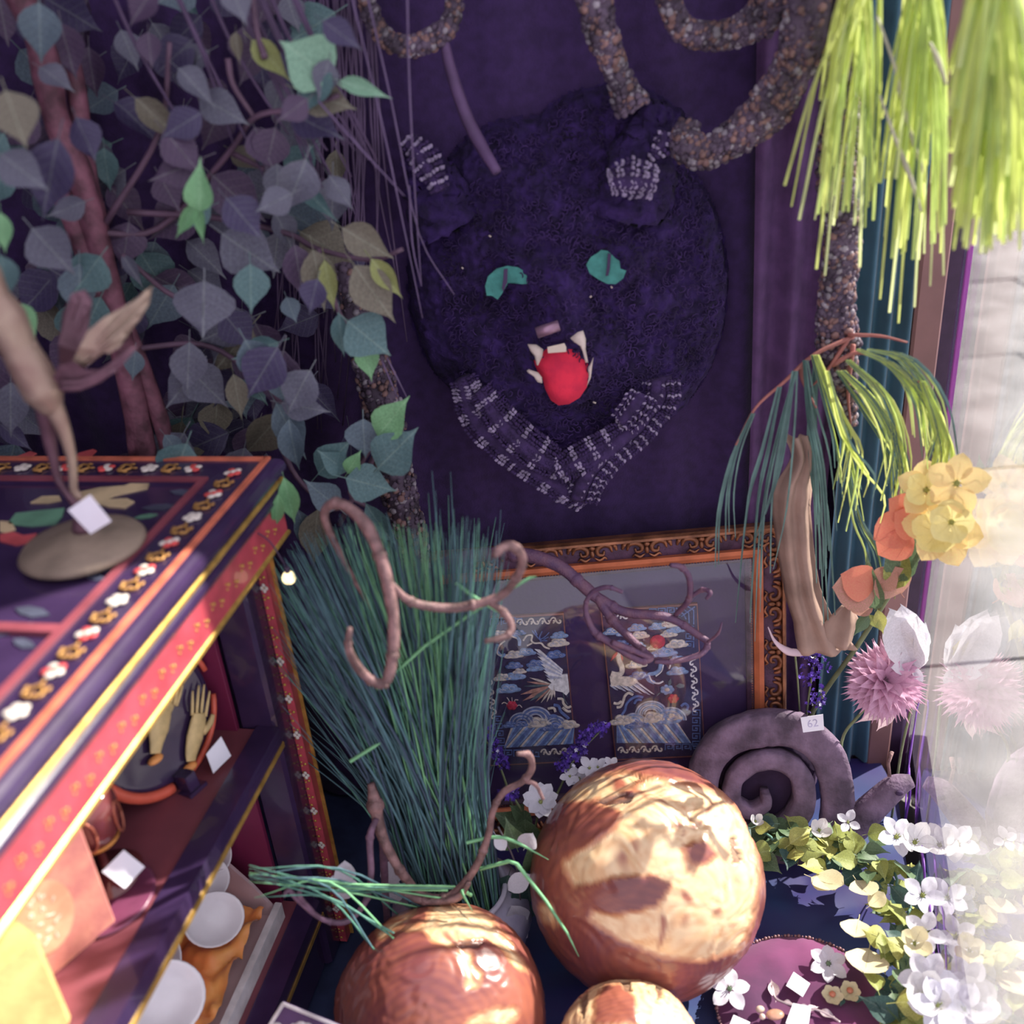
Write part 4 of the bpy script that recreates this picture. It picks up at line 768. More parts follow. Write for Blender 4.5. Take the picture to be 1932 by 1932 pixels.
# ================================================================== HANGING GRASS AND PINE SPRAYS
yg = [M('yellow green blade', (226, 236, 142), .5, var=.08, bump=0, trans=.6), M('fresh green blade', (190, 210, 124), .5, var=.12, bump=0, trans=.45), M('pale blade', (232, 242, 176), .5, var=.06, bump=0, trans=.6)]
def spray(lab, org, tips, Y, Yo, r=.0017, seed=1, group=None):
    random.seed(seed); b = MB()
    for (x, y) in tips:
        o_ = at(org[0]+rnd(-30, 30), org[1]+rnd(-20, 20), Yo+rnd(-.02, .02)); t = at(x, y, Y+rnd(-.04, .04)); m = o_.lerp(t, .5)+Vector(((t.x-o_.x)*.12, 0, .01))
        P = smoothpath([o_, m, t], 4); b.mat(random.choice([0, 0, 1, 2])).strip(P, inter([r, r*1.1, r*.9], len(P)), Vector((rnd(-.7, .7), -1, rnd(-.1, .3))).normalized())
    return b.build('hanging_grass', yg, label=lab, cat='grass', kind='stuff', group=group)
random.seed(40)
t1 = [(1480, 350), (1493, 390), (1508, 415), (1537, 415), (1540, 508), (1556, 520), (1572, 425), (1612, 425), (1625, 430), (1632, 430), (1622, 505), (1560, 400), (1600, 400), (1640, 380), (1655, 345)]+[(rnd(1540, 1650), rnd(180, 430)) for _ in range(34)]
spray('yellow-green grass spray hanging straight over the gravel-coated trunk', (1635, -90), t1, 1.12, 1.14, seed=2)
t2 = [(1695, 610), (1678, 590), (1660, 565), (1722, 490), (1755, 540), (1780, 520), (1725, 580), (1737, 400), (1760, 440), (1700, 480)]+[(rnd(1660, 1790), rnd(200, 500)) for _ in range(70)]
spray('bright grass spray hanging in front of the teal curtain', (1740, -100), t2, 1.12, 1.10, seed=3)
t3 = [(rnd(1790, 1960), rnd(120, 480)) for _ in range(230)]
spray('dense glowing grass spray at the top right corner by the window', (1880, -120), t3, .98, .96, .0022, seed=4)
wl = M('silver white reed', (210, 205, 190), .4, bump=0, trans=.2)
b = MB()
for l, k in [([(1655, 30, 1.1), (1690, 130, 1.1), (1697, 165, 1.1), (1720, 260, 1.1), (1745, 330, 1.1)], 0), ([(1660, 180, 1.09), (1700, 290, 1.09), (1716, 330, 1.09), (1738, 398, 1.09)], 0), ([(1755, 80, 1.08), (1770, 115, 1.08), (1785, 160, 1.08)], 0)]:
    P = smoothpath(trace(l), 4); b.tube(P, inter([.001, .003, .0014], len(P)), 6)
b.build('white_reeds', wl, label='silvery white reeds slanting through the hanging grass', cat='reeds', kind='stuff')
random.seed(50)
pine = thing('drooping_pine_spray', at(1600, 650, 1.2), 'drooping long-needled green spray tied to the gravel trunk', 'foliage')
stems = [[(1610, 635, 1.2), (1535, 670, 1.19), (1480, 720, 1.18), (1425, 770, 1.17), (1388, 840, 1.16)], [(1600, 632, 1.2), (1660, 634, 1.18), (1712, 646, 1.16)], [(1570, 690, 1.2), (1620, 665, 1.19), (1680, 690, 1.17), (1750, 730, 1.13)], [(1510, 690, 1.2), (1515, 720, 1.19), (1540, 770, 1.18)], [(1600, 640, 1.2), (1560, 700, 1.2), (1530, 730, 1.2)], [(1610, 650, 1.2), (1600, 740, 1.2), (1605, 800, 1.2)]]
b = MB()
for l in stems: P = smoothpath(trace(l), 5); b.tube(P, inter([.003, .0022, .0012], len(P)), 6)
b.build('stem', M('rust stem', (158, 98, 92), .6, var=.15), pine)
b = MB()
nl = [([(1420, 780), (1380, 870), (1355, 980), (1352, 1090)], 5, 1.16), ([(1470, 730), (1440, 860), (1415, 960), (1395, 1180)], 5, 1.17), ([(1500, 700), (1460, 850), (1430, 1000), (1420, 1200)], 4, 1.17), ([(1500, 700), (1490, 800), (1470, 950), (1440, 1060)], 4, 1.17), ([(1520, 680), (1535, 800), (1560, 920), (1570, 1100)], 9, 1.18), ([(1535, 670), (1570, 780), (1600, 880), (1612, 960)], 14, 1.18), ([(1540, 670), (1590, 800), (1620, 870), (1600, 990)], 10, 1.17), ([(1560, 700), (1600, 850), (1650, 920), (1640, 970)], 5, 1.16), ([(1590, 700), (1650, 760), (1700, 850), (1720, 960)], 14, 1.16), ([(1620, 660), (1700, 700), (1760, 780), (1780, 900)], 22, 1.14), ([(1640, 660), (1720, 680), (1775, 760), (1790, 860)], 18, 1.14), ([(1600, 680), (1680, 760), (1710, 870), (1690, 980)], 10, 1.16), ([(1580, 700), (1640, 790), (1690, 870), (1700, 960)], 10, 1.18), ([(1540, 680), (1530, 850), (1550, 1000), (1560, 1200)], 7, 1.2), ([(1600, 900), (1620, 1000), (1650, 1060), (1660, 1120)], 6, 1.2), ([(1740, 720), (1770, 800), (1785, 860), (1770, 930)], 26, 1.13)]
for l, n, Y in nl:
    for _ in range(n):
        jx, jy = rnd(-14, 14), rnd(-8, 8); g_ = rnd(.7, 1.08); P = smoothpath([at(l[0][0]+jx*.3+(x-l[0][0])*g_+jx*i*.4, l[0][1]+(y-l[0][1])*g_+jy*i*.5, Y) for i, (x, y) in enumerate(l)], 3)
        b.mat(0 if l[3][0] < 1580 or random.random() < .35 else random.choice([1, 2])).strip(P, inter([.0013, .0017, .0015, .0006], len(P)), Vector((rnd(-.7, .7), -1, .1)).normalized())  # right-hand needles get paler greens, a sunlit look put into the colour
b.build('needles', [M('needle green', (92, 122, 118), .5, bump=0, trans=.2), yg[1], yg[0]], pine, kind='stuff')
# ================================================================== CARVED SNAIL
snm = M('grey carved wood', (118, 98, 122), .75, scale=22, var=.3, bump=1.0)
sn = thing('carved_snail', (.36, 1.22, -.02), 'grey-brown carved wooden snail with spiral shell standing before the frame corner', 'carving')
SP = at(1450, 1450, 1.225); SNn = Vector((-.12, -.93, .34)).normalized()
def son(x, y, n=0): return onp(x, y, SP, SNn)+SNn*n
sx_ = SNn.cross(Z_).normalized(); sy_ = sx_.cross(SNn) if sx_.cross(SNn).z > 0 else SNn.cross(sx_)
b = MB(); pth = smoothpath([son(*p) for p in [(1560, 1640), (1575, 1560), (1577, 1480), (1555, 1415), (1500, 1376), (1430, 1372), (1362, 1398), (1326, 1460), (1342, 1525), (1400, 1565), (1465, 1562), (1508, 1522), (1512, 1470), (1478, 1430), (1425, 1430), (1385, 1458), (1380, 1500), (1410, 1522), (1440, 1508), (1442, 1485)]], 6)
R = inter([.024, .026, .028, .029, .030, .030, .028, .026, .024, .022, .021, .020, .019, .017, .016, .015, .014, .012, .010, .007], len(pth))
for i in range(len(pth)): pth[i] += SNn*(.014*i/len(pth))
k = len(pth); vs = []; n = 10
for i, p in enumerate(pth):
    t = (pth[min(i+1, k-1)]-pth[max(i-1, 0)]).normalized(); q = SNn.cross(t).normalized()
    for j in range(n):
        a = 2*math.pi*j/n; ca, sa = math.cos(a), math.sin(a); f = lambda v: math.copysign(abs(v)**.35, v); vs.append(p+q*R[i]*.93*f(ca)+SNn*.017*f(sa)+Vector((noise.noise(p*60+q*ca), 0, noise.noise(p*70+q*sa)))*.0025)
b.add(vs, [(i*n+j, i*n+(j+1) % n, (i+1)*n+(j+1) % n, (i+1)*n+j) for i in range(k-1) for j in range(n)]+[tuple(range(n-1, -1, -1)), tuple(range((k-1)*n, k*n))])
b.build('shell', snm, sn)
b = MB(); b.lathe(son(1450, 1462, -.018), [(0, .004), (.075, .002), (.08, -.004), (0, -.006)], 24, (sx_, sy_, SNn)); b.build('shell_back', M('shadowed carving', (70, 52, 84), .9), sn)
b = MB(); P = smoothpath([son(*p) for p in [(1400, 1620), (1500, 1600), (1600, 1560), (1650, 1515), (1690, 1480), (1722, 1468)]], 6); b.tube([p-Z_*.005 for p in P], inter([.02, .028, .026, .022, .019, .010], len(P)), 10, .9); b.build('body', snm, sn)
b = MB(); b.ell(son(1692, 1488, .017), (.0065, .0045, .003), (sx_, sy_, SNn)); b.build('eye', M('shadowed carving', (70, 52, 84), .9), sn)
b = MB(); b.tube([son(1678, 1465), son(1676, 1440), son(1682, 1418)], [.003, .0025, .004], 6); b.build('feeler', M('brown bark', (0, 0, 0)), sn)
cardm = M('white card', (238, 238, 250), .7, var=.02, bump=.03)
def tagcard(pl, fn, lab, txt=None, nrm=None, **kw):
    P = [Vector(fn(x, y)) for x, y in pl]; nn = nrm or (P[1]-P[0]).cross(P[2]-P[0]).normalized()
    if nn.dot(CAM-P[0]) < 0: nn = -nn
    o = MB().prism([p+nn*.001 for p in P], nn, .0008).build('price_tag', cardm, smooth=False, label=lab, cat='tag', loc=P[0], **kw)
    if txt:
        c = bpy.data.curves.new('lettering', 'FONT'); c.body = txt; c.size = .017; c.extrude = .0001; c.align_x = 'CENTER'; c.align_y = 'CENTER'; to = bpy.data.objects.new('t', c); col.objects.link(to)
        bpy.context.view_layer.update(); me = bpy.data.meshes.new_from_object(to.evaluated_get(bpy.context.evaluated_depsgraph_get())); bpy.data.objects.remove(to)
        me.materials.clear(); me.materials.append(M('faded ink', (196, 192, 222), .8, bump=0)); ex = (P[1]-P[0]).normalized(); ey = nn.cross(ex)
        m = Matrix(((ex.x, ey.x, nn.x, 0), (ex.y, ey.y, nn.y, 0), (ex.z, ey.z, nn.z, 0), (0, 0, 0, 1))); ctr = sum(P, Vector())/4+nn*.0021
        part('lettering', me, o, Matrix.Translation(ctr) @ m)
    return o
tagcard([(1505, 1343), (1547, 1337), (1549, 1366), (1510, 1371)], lambda x, y: son(x, y, .024), 'white price tag with a faint number stuck on the snail shell', '62', SNn)
# ================================================================== POLISHED ROOT-WOOD BALLS
def wm(name):
    m = bpy.data.materials.new(name); m.use_nodes = True; N = m.node_tree.nodes; L = m.node_tree.links; b = N['Principled BSDF']
    a = N.new('ShaderNodeAttribute'); a.attribute_name = 'grain'; L.new(a.outputs['Color'], b.inputs['Base Color']); b.inputs['Roughness'].default_value = .34; b.inputs['Coat Weight'].default_value = .35; b.inputs['Coat Roughness'].default_value = .15
    tc = N.new('ShaderNodeTexCoord'); mp = N.new('ShaderNodeMapping'); mp.inputs['Scale'].default_value = (1, 3, 6); L.new(tc.outputs['Object'], mp.inputs[0])
    n = N.new('ShaderNodeTexNoise'); n.inputs['Scale'].default_value = 30; n.inputs['Detail'].default_value = 8; L.new(mp.outputs[0], n.inputs['Vector']); bp = N.new('ShaderNodeBump'); bp.inputs['Strength'].default_value = .10; bp.inputs['Distance'].default_value = .001; L.new(n.outputs[0], bp.inputs['Height']); L.new(bp.outputs[0], b.inputs['Normal']); return m
wmat = wm('polished root wood')
def inpoly(x, y, pl):
    c = False; j = len(pl)-1
    for i in range(len(pl)):
        if (pl[i][1] > y) != (pl[j][1] > y) and x < (pl[j][0]-pl[i][0])*(y-pl[i][1])/(pl[j][1]-pl[i][1])+pl[i][0]: c = not c
        j = i
    return c
def mixc(a, b, t): t = max(0, min(1, t)); return tuple(p+(q-p)*t for p, q in zip(a, b))
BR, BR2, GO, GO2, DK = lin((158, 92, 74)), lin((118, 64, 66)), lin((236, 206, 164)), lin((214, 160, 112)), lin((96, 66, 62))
def ball(c, R, gpoly, bpoly, dpoly, lab, rc, sq=(1, 1, 1), seed=0, sc_=1.0, base=0):
    nu, nv = 240, 150; cn = Vector(c); vs = []; cl = []; so_ = Vector((seed*3.1, seed*1.7, seed))
    for j in range(nv+1):
        ph = math.pi*j/nv
        for i in range(nu):
            th = 2*math.pi*i/nu; d = Vector((math.sin(ph)*math.cos(th), math.sin(ph)*math.sin(th), math.cos(ph)))
            w_ = Vector((noise.noise(d*2.5+so_), noise.noise(d*2.5+so_+Vector((5, 5, 5))), noise.noise(d*2.5+so_+Vector((9, 2, 7)))))
            fine = noise.noise(d*Vector((9, 9, 9)).x+w_*3); ff = noise.noise(d*28+w_*6)
            r = R*(1+.028*noise.noise(d*1.8+so_)+.010*fine)
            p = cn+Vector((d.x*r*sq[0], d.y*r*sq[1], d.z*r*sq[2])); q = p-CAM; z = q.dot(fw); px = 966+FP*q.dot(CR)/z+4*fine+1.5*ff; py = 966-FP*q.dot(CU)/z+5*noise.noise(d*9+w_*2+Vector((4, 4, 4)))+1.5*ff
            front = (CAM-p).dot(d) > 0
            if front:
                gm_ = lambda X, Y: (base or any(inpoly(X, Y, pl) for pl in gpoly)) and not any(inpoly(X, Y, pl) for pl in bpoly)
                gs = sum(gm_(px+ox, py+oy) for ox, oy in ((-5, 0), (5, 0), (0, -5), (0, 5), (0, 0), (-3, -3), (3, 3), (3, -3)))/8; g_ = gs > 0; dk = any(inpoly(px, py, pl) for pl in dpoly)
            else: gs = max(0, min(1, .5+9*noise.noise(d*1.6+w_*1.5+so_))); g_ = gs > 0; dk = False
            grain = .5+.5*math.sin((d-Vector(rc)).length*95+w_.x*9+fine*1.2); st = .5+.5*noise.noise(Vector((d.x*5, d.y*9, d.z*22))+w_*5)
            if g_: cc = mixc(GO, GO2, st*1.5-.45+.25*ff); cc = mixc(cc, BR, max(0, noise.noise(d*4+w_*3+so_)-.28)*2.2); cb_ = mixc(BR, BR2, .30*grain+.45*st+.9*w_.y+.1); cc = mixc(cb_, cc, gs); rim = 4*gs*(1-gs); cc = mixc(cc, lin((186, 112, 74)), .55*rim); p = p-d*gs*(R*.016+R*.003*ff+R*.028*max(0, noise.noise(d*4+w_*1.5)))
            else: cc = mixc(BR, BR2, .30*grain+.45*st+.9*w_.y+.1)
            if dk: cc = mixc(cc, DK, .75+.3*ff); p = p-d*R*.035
            vs.append(p); cl.append(cc)
    b = MB(); b.add(vs, [(j*nu+i, (j+1)*nu+i, (j+1)*nu+(i+1) % nu, j*nu+(i+1) % nu) for j in range(nv) for i in range(nu)])
    o = b.build('wooden_ball', wmat, label=lab, cat='ball', group='polished root-wood balls', loc=(c[0], c[1], -.02)); at_ = o.data.color_attributes.new('grain', 'FLOAT_COLOR', 'POINT'); at_.data.foreach_set('color', [k for cc in cl for k in (*cc, 1)]); return o
P2 = lambda l: [(600+x/2.76, 1232+y/2.76) for x, y in l]; P3 = lambda l: [(1232+x/2.76, 1232+y/2.76) for x, y in l]
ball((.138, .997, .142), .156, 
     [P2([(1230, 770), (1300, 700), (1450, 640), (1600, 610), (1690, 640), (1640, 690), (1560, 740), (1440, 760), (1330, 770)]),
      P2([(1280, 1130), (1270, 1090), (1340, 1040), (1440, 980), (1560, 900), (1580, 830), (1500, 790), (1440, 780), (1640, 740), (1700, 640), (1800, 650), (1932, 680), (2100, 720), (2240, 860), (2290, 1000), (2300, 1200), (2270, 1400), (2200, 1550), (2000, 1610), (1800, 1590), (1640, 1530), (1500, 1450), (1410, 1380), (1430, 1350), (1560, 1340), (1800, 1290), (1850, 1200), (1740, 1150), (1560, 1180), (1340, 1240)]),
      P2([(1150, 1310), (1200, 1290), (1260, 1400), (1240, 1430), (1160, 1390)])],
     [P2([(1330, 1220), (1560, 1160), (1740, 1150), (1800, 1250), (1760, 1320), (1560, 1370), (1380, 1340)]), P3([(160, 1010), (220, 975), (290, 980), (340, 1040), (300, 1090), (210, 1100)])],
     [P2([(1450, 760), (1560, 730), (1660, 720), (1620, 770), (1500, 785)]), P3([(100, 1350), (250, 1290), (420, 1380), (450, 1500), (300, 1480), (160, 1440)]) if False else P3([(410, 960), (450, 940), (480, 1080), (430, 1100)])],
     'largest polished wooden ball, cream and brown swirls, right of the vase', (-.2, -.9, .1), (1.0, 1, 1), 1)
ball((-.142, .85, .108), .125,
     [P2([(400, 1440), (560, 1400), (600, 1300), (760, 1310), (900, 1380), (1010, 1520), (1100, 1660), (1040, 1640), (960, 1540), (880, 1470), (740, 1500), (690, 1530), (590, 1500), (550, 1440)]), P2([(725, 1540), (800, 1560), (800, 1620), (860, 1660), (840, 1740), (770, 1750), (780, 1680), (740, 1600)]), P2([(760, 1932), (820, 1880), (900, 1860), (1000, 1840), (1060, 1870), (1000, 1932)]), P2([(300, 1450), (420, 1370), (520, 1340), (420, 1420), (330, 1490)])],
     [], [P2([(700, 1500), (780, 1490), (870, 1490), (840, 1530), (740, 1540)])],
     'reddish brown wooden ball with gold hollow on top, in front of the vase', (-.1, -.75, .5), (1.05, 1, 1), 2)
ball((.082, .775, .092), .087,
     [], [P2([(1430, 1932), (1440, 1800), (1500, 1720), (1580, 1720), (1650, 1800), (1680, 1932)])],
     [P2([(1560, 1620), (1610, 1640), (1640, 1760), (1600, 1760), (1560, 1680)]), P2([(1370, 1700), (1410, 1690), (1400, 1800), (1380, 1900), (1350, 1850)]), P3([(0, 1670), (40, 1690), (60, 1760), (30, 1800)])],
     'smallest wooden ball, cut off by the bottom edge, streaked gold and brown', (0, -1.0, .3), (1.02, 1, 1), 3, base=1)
# ================================================================== FLOWERS
pmesh = {}
def petal(name, rgb, curl=.1, wid=.36, fold=.12, tr=.25, c2=None):
    if name not in pmesh: pmesh[name] = leafmesh('petal', M('petal '+name, rgb, .55, scale=40, var=.06, trans=tr, bump=.08, c2=c2), curl, wid, fold, 0, 7, name not in ('pink', 'palepink'))
    return pmesh[name]
petal('white', (222, 220, 232)); petal('whitecup', (226, 224, 226), -.5, .42); petal('yellow', (242, 226, 156), .3, .46, c2=(240, 204, 148)); petal('yellowcup', (242, 230, 164), -.45, .5); petal('paleyellow', (236, 224, 160), .2, .26); petal('lily', (232, 230, 238), .15, .24); petal('orange', (224, 126, 108), .3, .5, c2=(226, 150, 118)); petal('peach', (206, 146, 140), .2, .5, c2=(176, 140, 110))
petal('pink', (214, 160, 192), .25, .17, c2=(224, 184, 206)); petal('palepink', (222, 196, 206), .6, .16); petal('cream', (224, 214, 176), -.35, .48)
leafg = {'lime': (158, 166, 92), 'mid': (100, 124, 92), 'deep': (66, 96, 92), 'yell': (178, 178, 100)}
for k, c in leafg.items():
    mt = M('garland '+k, c, .5, scale=30, var=.12, trans=.25, bump=.1); veins(mt); lm['g'+k] = [leafmesh('leaf', mt, .12, .36, .12), leafmesh('leaf', mt, .35, .33, .25), leafmesh('leaf', mt, .0, .40, -.12)]
def bloom(par, c, n, r, mesh, cnt=5, open_=.9, cm='lime', cr_=.12, roll=0, nm='petal', jit=.1):
    n = Vector(n).normalized(); e = n.orthogonal().normalized(); f_ = n.cross(e)
    for k in range(cnt):
        a = 2*math.pi*k/cnt+roll; d = (e*math.cos(a)+f_*math.sin(a))*open_+n*(1-open_)+Vector((rnd(-jit, jit), rnd(-jit, jit), rnd(-jit, jit)))
        m = frame(d, n); s = r*rnd(.92, 1.08); part(nm, pmesh[mesh], par, Matrix.Translation(Vector(c)+d.normalized()*r*.1) @ m @ Matrix.Scale(s, 4))
    if cm:
        b = MB(); b.ell(Vector(c)+n*r*.06, r*cr_, nu=8, nv=5)
        for q in range(5): b.tube([Vector(c), Vector(c)+n*r*.3+e*r*.12*math.cos(q*1.3)+f_*r*.12*math.sin(q*1.3)], r*.02, 4)
        b.build('flower_centre', MC['garland '+cm], par)
stem_m = M('stem green', (120, 130, 96), .6, var=.15); stem_d = M('stem dull', (104, 96, 104), .6, var=.15)
def stem(par, l, r, m=None):
    P = smoothpath(trace(l), 5); b = MB(); b.tube(P, inter([r, r*.8], len(P)), 6); return b.build('stem', m or stem_m, par)
TC = lambda p: (CAM-p).normalized()
random.seed(60)
# chrysanthemum
c = at(1668, 1285, 1.215); fl = thing('pink_chrysanthemum', at(1590, 1390, 1.2), 'fluffy pink chrysanthemum on a stem close to the window glass', 'flower'); n = TC(c)+Vector((.3, 0, .1)); n.normalize(); e = n.orthogonal().normalized(); f_ = n.cross(e)
for k in range(130):
    q = math.sqrt(k/130); a = k*2.4; d = (e*math.cos(a)+f_*math.sin(a))*(.25+q*1.0)+n*(1.05-q*1.1); part('petal', petal('pink', 0), fl, Matrix.Translation(c+d.normalized()*.008) @ frame(d, n) @ Matrix.Scale(rnd(.046, .060), 4))
for (tx, ty) in [(1640, 1400), (1625, 1360)]: part('drooping_petal', petal('palepink', 0), fl, Matrix.Translation(at(1690, 1330, 1.2)) @ frame(at(tx, ty, 1.19)-at(1690, 1330, 1.2), TC(c)) @ Matrix.Scale(.06, 4))
stem(fl, [(1665, 1300, 1.22), (1620, 1350, 1.22), (1588, 1400, 1.22), (1590, 1500, 1.22)], .0026)
# white lily by the glass
c = at(1722, 1258, 1.215); fl = thing('white_lily', at(1725, 1300, 1.2), 'white and yellow trumpet lily touching the window beside the pink flower', 'flower')
for (tx, ty, k) in [(1690, 1165, 'lily'), (1706, 1160, 'lily'), (1735, 1185, 'lily'), (1696, 1190, 'paleyellow'), (1745, 1215, 'lily'), (1716, 1180, 'lily')]: t = at(tx, ty, 1.19+rnd(-.02, .02)); part('petal', pmesh[k], fl, Matrix.Translation(c) @ frame(t-c, TC(c)+Vector((rnd(-.5, .5), 0, 0))) @ Matrix.Scale((t-c).length, 4))
for (tx, ty) in [(1690, 1260), (1712, 1300), (1740, 1285)]: t = at(tx, ty, 1.19); part('petal', pmesh['lily'], fl, Matrix.Translation(c) @ frame(t-c, TC(c)) @ Matrix.Scale((t-c).length, 4))
stem(fl, [(1722, 1262, 1.22), (1722, 1320, 1.22), (1700, 1420, 1.23), (1680, 1560, 1.23)], .0024)
# orange-yellow gladiolus spray
gl = thing('yellow_orange_gladiolus', at(1530, 1330, 1.2), 'tall gladiolus spike with glowing yellow blooms and orange lower petals by the window', 'flower')
stem(gl, [(1500, 1450, 1.30), (1535, 1340, 1.28), (1620, 1215, 1.21), (1680, 1120, 1.2), (1740, 1040, 1.17), (1790, 930, 1.14)], .0042)
for (x, y, r, cn, k, Y) in [(1775, 1000, .042, 6, 'yellow', 1.12), (1770, 1005, .034, 5, 'yellowcup', 1.11), (1750, 925, .034, 5, 'yellow', 1.13), (1806, 912, .034, 5, 'yellow', 1.09), (1748, 925, .026, 4, 'yellowcup', 1.12), (1796, 985, .030, 5, 'yellowcup', 1.08)]: p = at(x, y, Y); bloom(gl, p, TC(p)+Vector((rnd(-.3, .3), 0, rnd(-.2, .3))), r, k, cn, .75, 'yell')
for (bx, by, tx, ty, k, Y) in [(1720, 985, 1655, 1015, 'orange', 1.16), (1735, 975, 1690, 950, 'orange', 1.15), (1720, 1000, 1660, 1045, 'orange', 1.16), (1740, 1000, 1700, 975, 'orange', 1.14), (1655, 1115, 1580, 1110, 'peach', 1.18), (1650, 1110, 1600, 1090, 'orange', 1.18), (1650, 1105, 1690, 1080, 'peach', 1.18), (1650, 1130, 1600, 1140, 'peach', 1.19), (1700, 1120, 1668, 1080, 'peach', 1.18)]: p, t = at(bx, by, Y), at(tx, ty, Y-.01); part('petal', pmesh[k], gl, Matrix.Translation(p) @ frame(t-p, TC(p)) @ Matrix.Scale((t-p).length, 4))
for (bx, by, tx, ty, k) in [(1650, 1150, 1635, 1065, 'gmid'), (1655, 1150, 1668, 1200, 'gyell'), (1640, 1160, 1610, 1200, 'gmid'), (1690, 1100, 1720, 980, 'gmid'), (1690, 1110, 1700, 1010, 'glime'), (1640, 1160, 1660, 1190, 'glime'), (1790, 920, 1805, 860, 'gmid')]: leaf(gl, at(bx, by, 1.18), at(tx, ty, 1.17), k, .3, wide=.6)
fl = thing('pale_pink_petal_sprig', at(1500, 1235, 1.24), 'single curled pale pink petal standing at the right edge of the frame', 'flower')
P = smoothpath([at(1449, 1183, 1.2), at(1462, 1210, 1.2), at(1485, 1228, 1.2), at(1510, 1232, 1.2), at(1530, 1230, 1.2)], 5); b = MB(); b.tube(P, inter([.001, .003, .006, .005, .001], len(P)), 8, .4); b.build('petal', pmesh['palepink'].materials[0], fl); stem(fl, [(1500, 1235, 1.2), (1506, 1300, 1.26), (1510, 1370, 1.28)], .0015)
# dried husk
hk = M('tan dried husk', (164, 136, 124), .85, scale=14, var=.15, bump=.5, trans=.1)
hp = smoothpath(trace([(1500, 815, 1.215), (1512, 860, 1.215), (1496, 930, 1.215), (1500, 1010, 1.22), (1512, 1100, 1.22), (1535, 1170, 1.215), (1560, 1225, 1.205)]), 7); hw = inter([.017, .014, .026, .025, .024, .028, .042], len(hp))
def husk(i, s): p = hp[i]; return p+X_*hw[i]*s+Y_*(.006*math.sin(s*7+i*.1)+.006*noise.noise(p*30)-.012*(1-s*s))
def hsheet(fn, nI, lab):
    b = MB(); S = 14; b.add([fn(i, -1+2*j/S) for i in range(nI) for j in range(S+1)], [(i*(S+1)+j, i*(S+1)+j+1, (i+1)*(S+1)+j+1, (i+1)*(S+1)+j) for i in range(nI-1) for j in range(S)]); o = b.build('dried_husk', hk, label=lab, cat='husk'); s_ = o.modifiers.new('thickness', 'SOLIDIFY'); s_.thickness = .0012; return o
hsheet(husk, len(hp), 'tan dried husk hanging long beside the right edge of the gilt frame')
hp2 = smoothpath(trace([(1600, 1145, 1.2), (1590, 1180, 1.195), (1585, 1225, 1.19)]), 7); hw2 = inter([.006, .026, .020], len(hp2))
def husk2(i, s): p = hp2[i]; return p+X_*hw2[i]*s+Y_*(.01*s*s-.004*math.sin(s*5))
hsheet(husk2, len(hp2), 'short curled tan husk flap behind the purple statice')
# statice
pur = [M('statice purple', (98, 66, 178), .6, scale=90, var=.2, bump=0, trans=.2), M('statice dark', (68, 46, 128), .6, bump=0), M('statice white', (206, 204, 226), .6, bump=0)]
def statice(lab, pts, stems, sd, r=.0075, cnt=16):
    random.seed(sd); o = thing('purple_statice', at(*stems[0][-1]), lab, 'flower', None); b = MB()
    for l in stems: P = smoothpath(trace(l), 4); b.tube(P, inter([.0012, .0022], len(P)), 5)
    b.build('stem', stem_m, o); P = smoothpath(trace(pts), 4)
    b = MB()
    for p in P:
        for _ in range(cnt//2):
            c = p+Vector((rnd(-1, 1), rnd(-1, 1), rnd(-1, 1)))*r; nn = Vector((rnd(-1, 1), rnd(-1.5, .2), rnd(-.6, 1))).normalized(); e = nn.orthogonal().normalized(); f_ = nn.cross(e); b.mat(random.choice([0, 0, 0, 1, 1, 2] if random.random() < .25 else [0, 0, 1])); k = 5; rr = rnd(.003, .0052)
            vs = [c-nn*.001]; 
            for q in range(2*k): a = math.pi*q/k; m_ = rr*(1 if q % 2 == 0 else .55); vs.append(c+e*m_*math.cos(a)+f_*m_*math.sin(a)+nn*(.0014 if q % 2 == 0 else .0004))
            b.add(vs, [(0, 1+q, 1+(q+1) % (2*k)) for q in range(2*k)])
    b.build('florets', pur, o, smooth=False, kind='stuff')
statice('purple statice sprig in front of the left embroidered panel', [(905, 1378, 1.14), (925, 1385, 1.14), (932, 1410, 1.14), (943, 1430, 1.14), (950, 1442, 1.14)], [[(905, 1378, 1.14), (935, 1430, 1.14), (955, 1480, 1.13), (975, 1560, 1.12)]], 70)
statice('tall purple statice sprig leaning between the two embroidered panels', [(1140, 1370, 1.13), (1115, 1380, 1.13), (1100, 1400, 1.13), (1092, 1415, 1.13), (1072, 1430, 1.13), (1060, 1450, 1.13)], [[(1140, 1372, 1.13), (1085, 1430, 1.13), (1055, 1490, 1.12), (1030, 1540, 1.1)]], 71, .0085, 20)
statice('small purple statice tuft left of the white daisy', [(952, 1500, 1.08), (965, 1498, 1.08), (972, 1490, 1.08)], [[(965, 1498, 1.08), (985, 1530, 1.08)]], 72)
statice('blurred purple statice sprig above the snail', [(1545, 1225, 1.21), (1520, 1240, 1.21), (1555, 1255, 1.21), (1520, 1275, 1.21), (1550, 1315, 1.21), (1535, 1330, 1.21)], [[(1540, 1230, 1.21), (1525, 1320, 1.27), (1520, 1380, 1.29)]], 73, .011, 10)
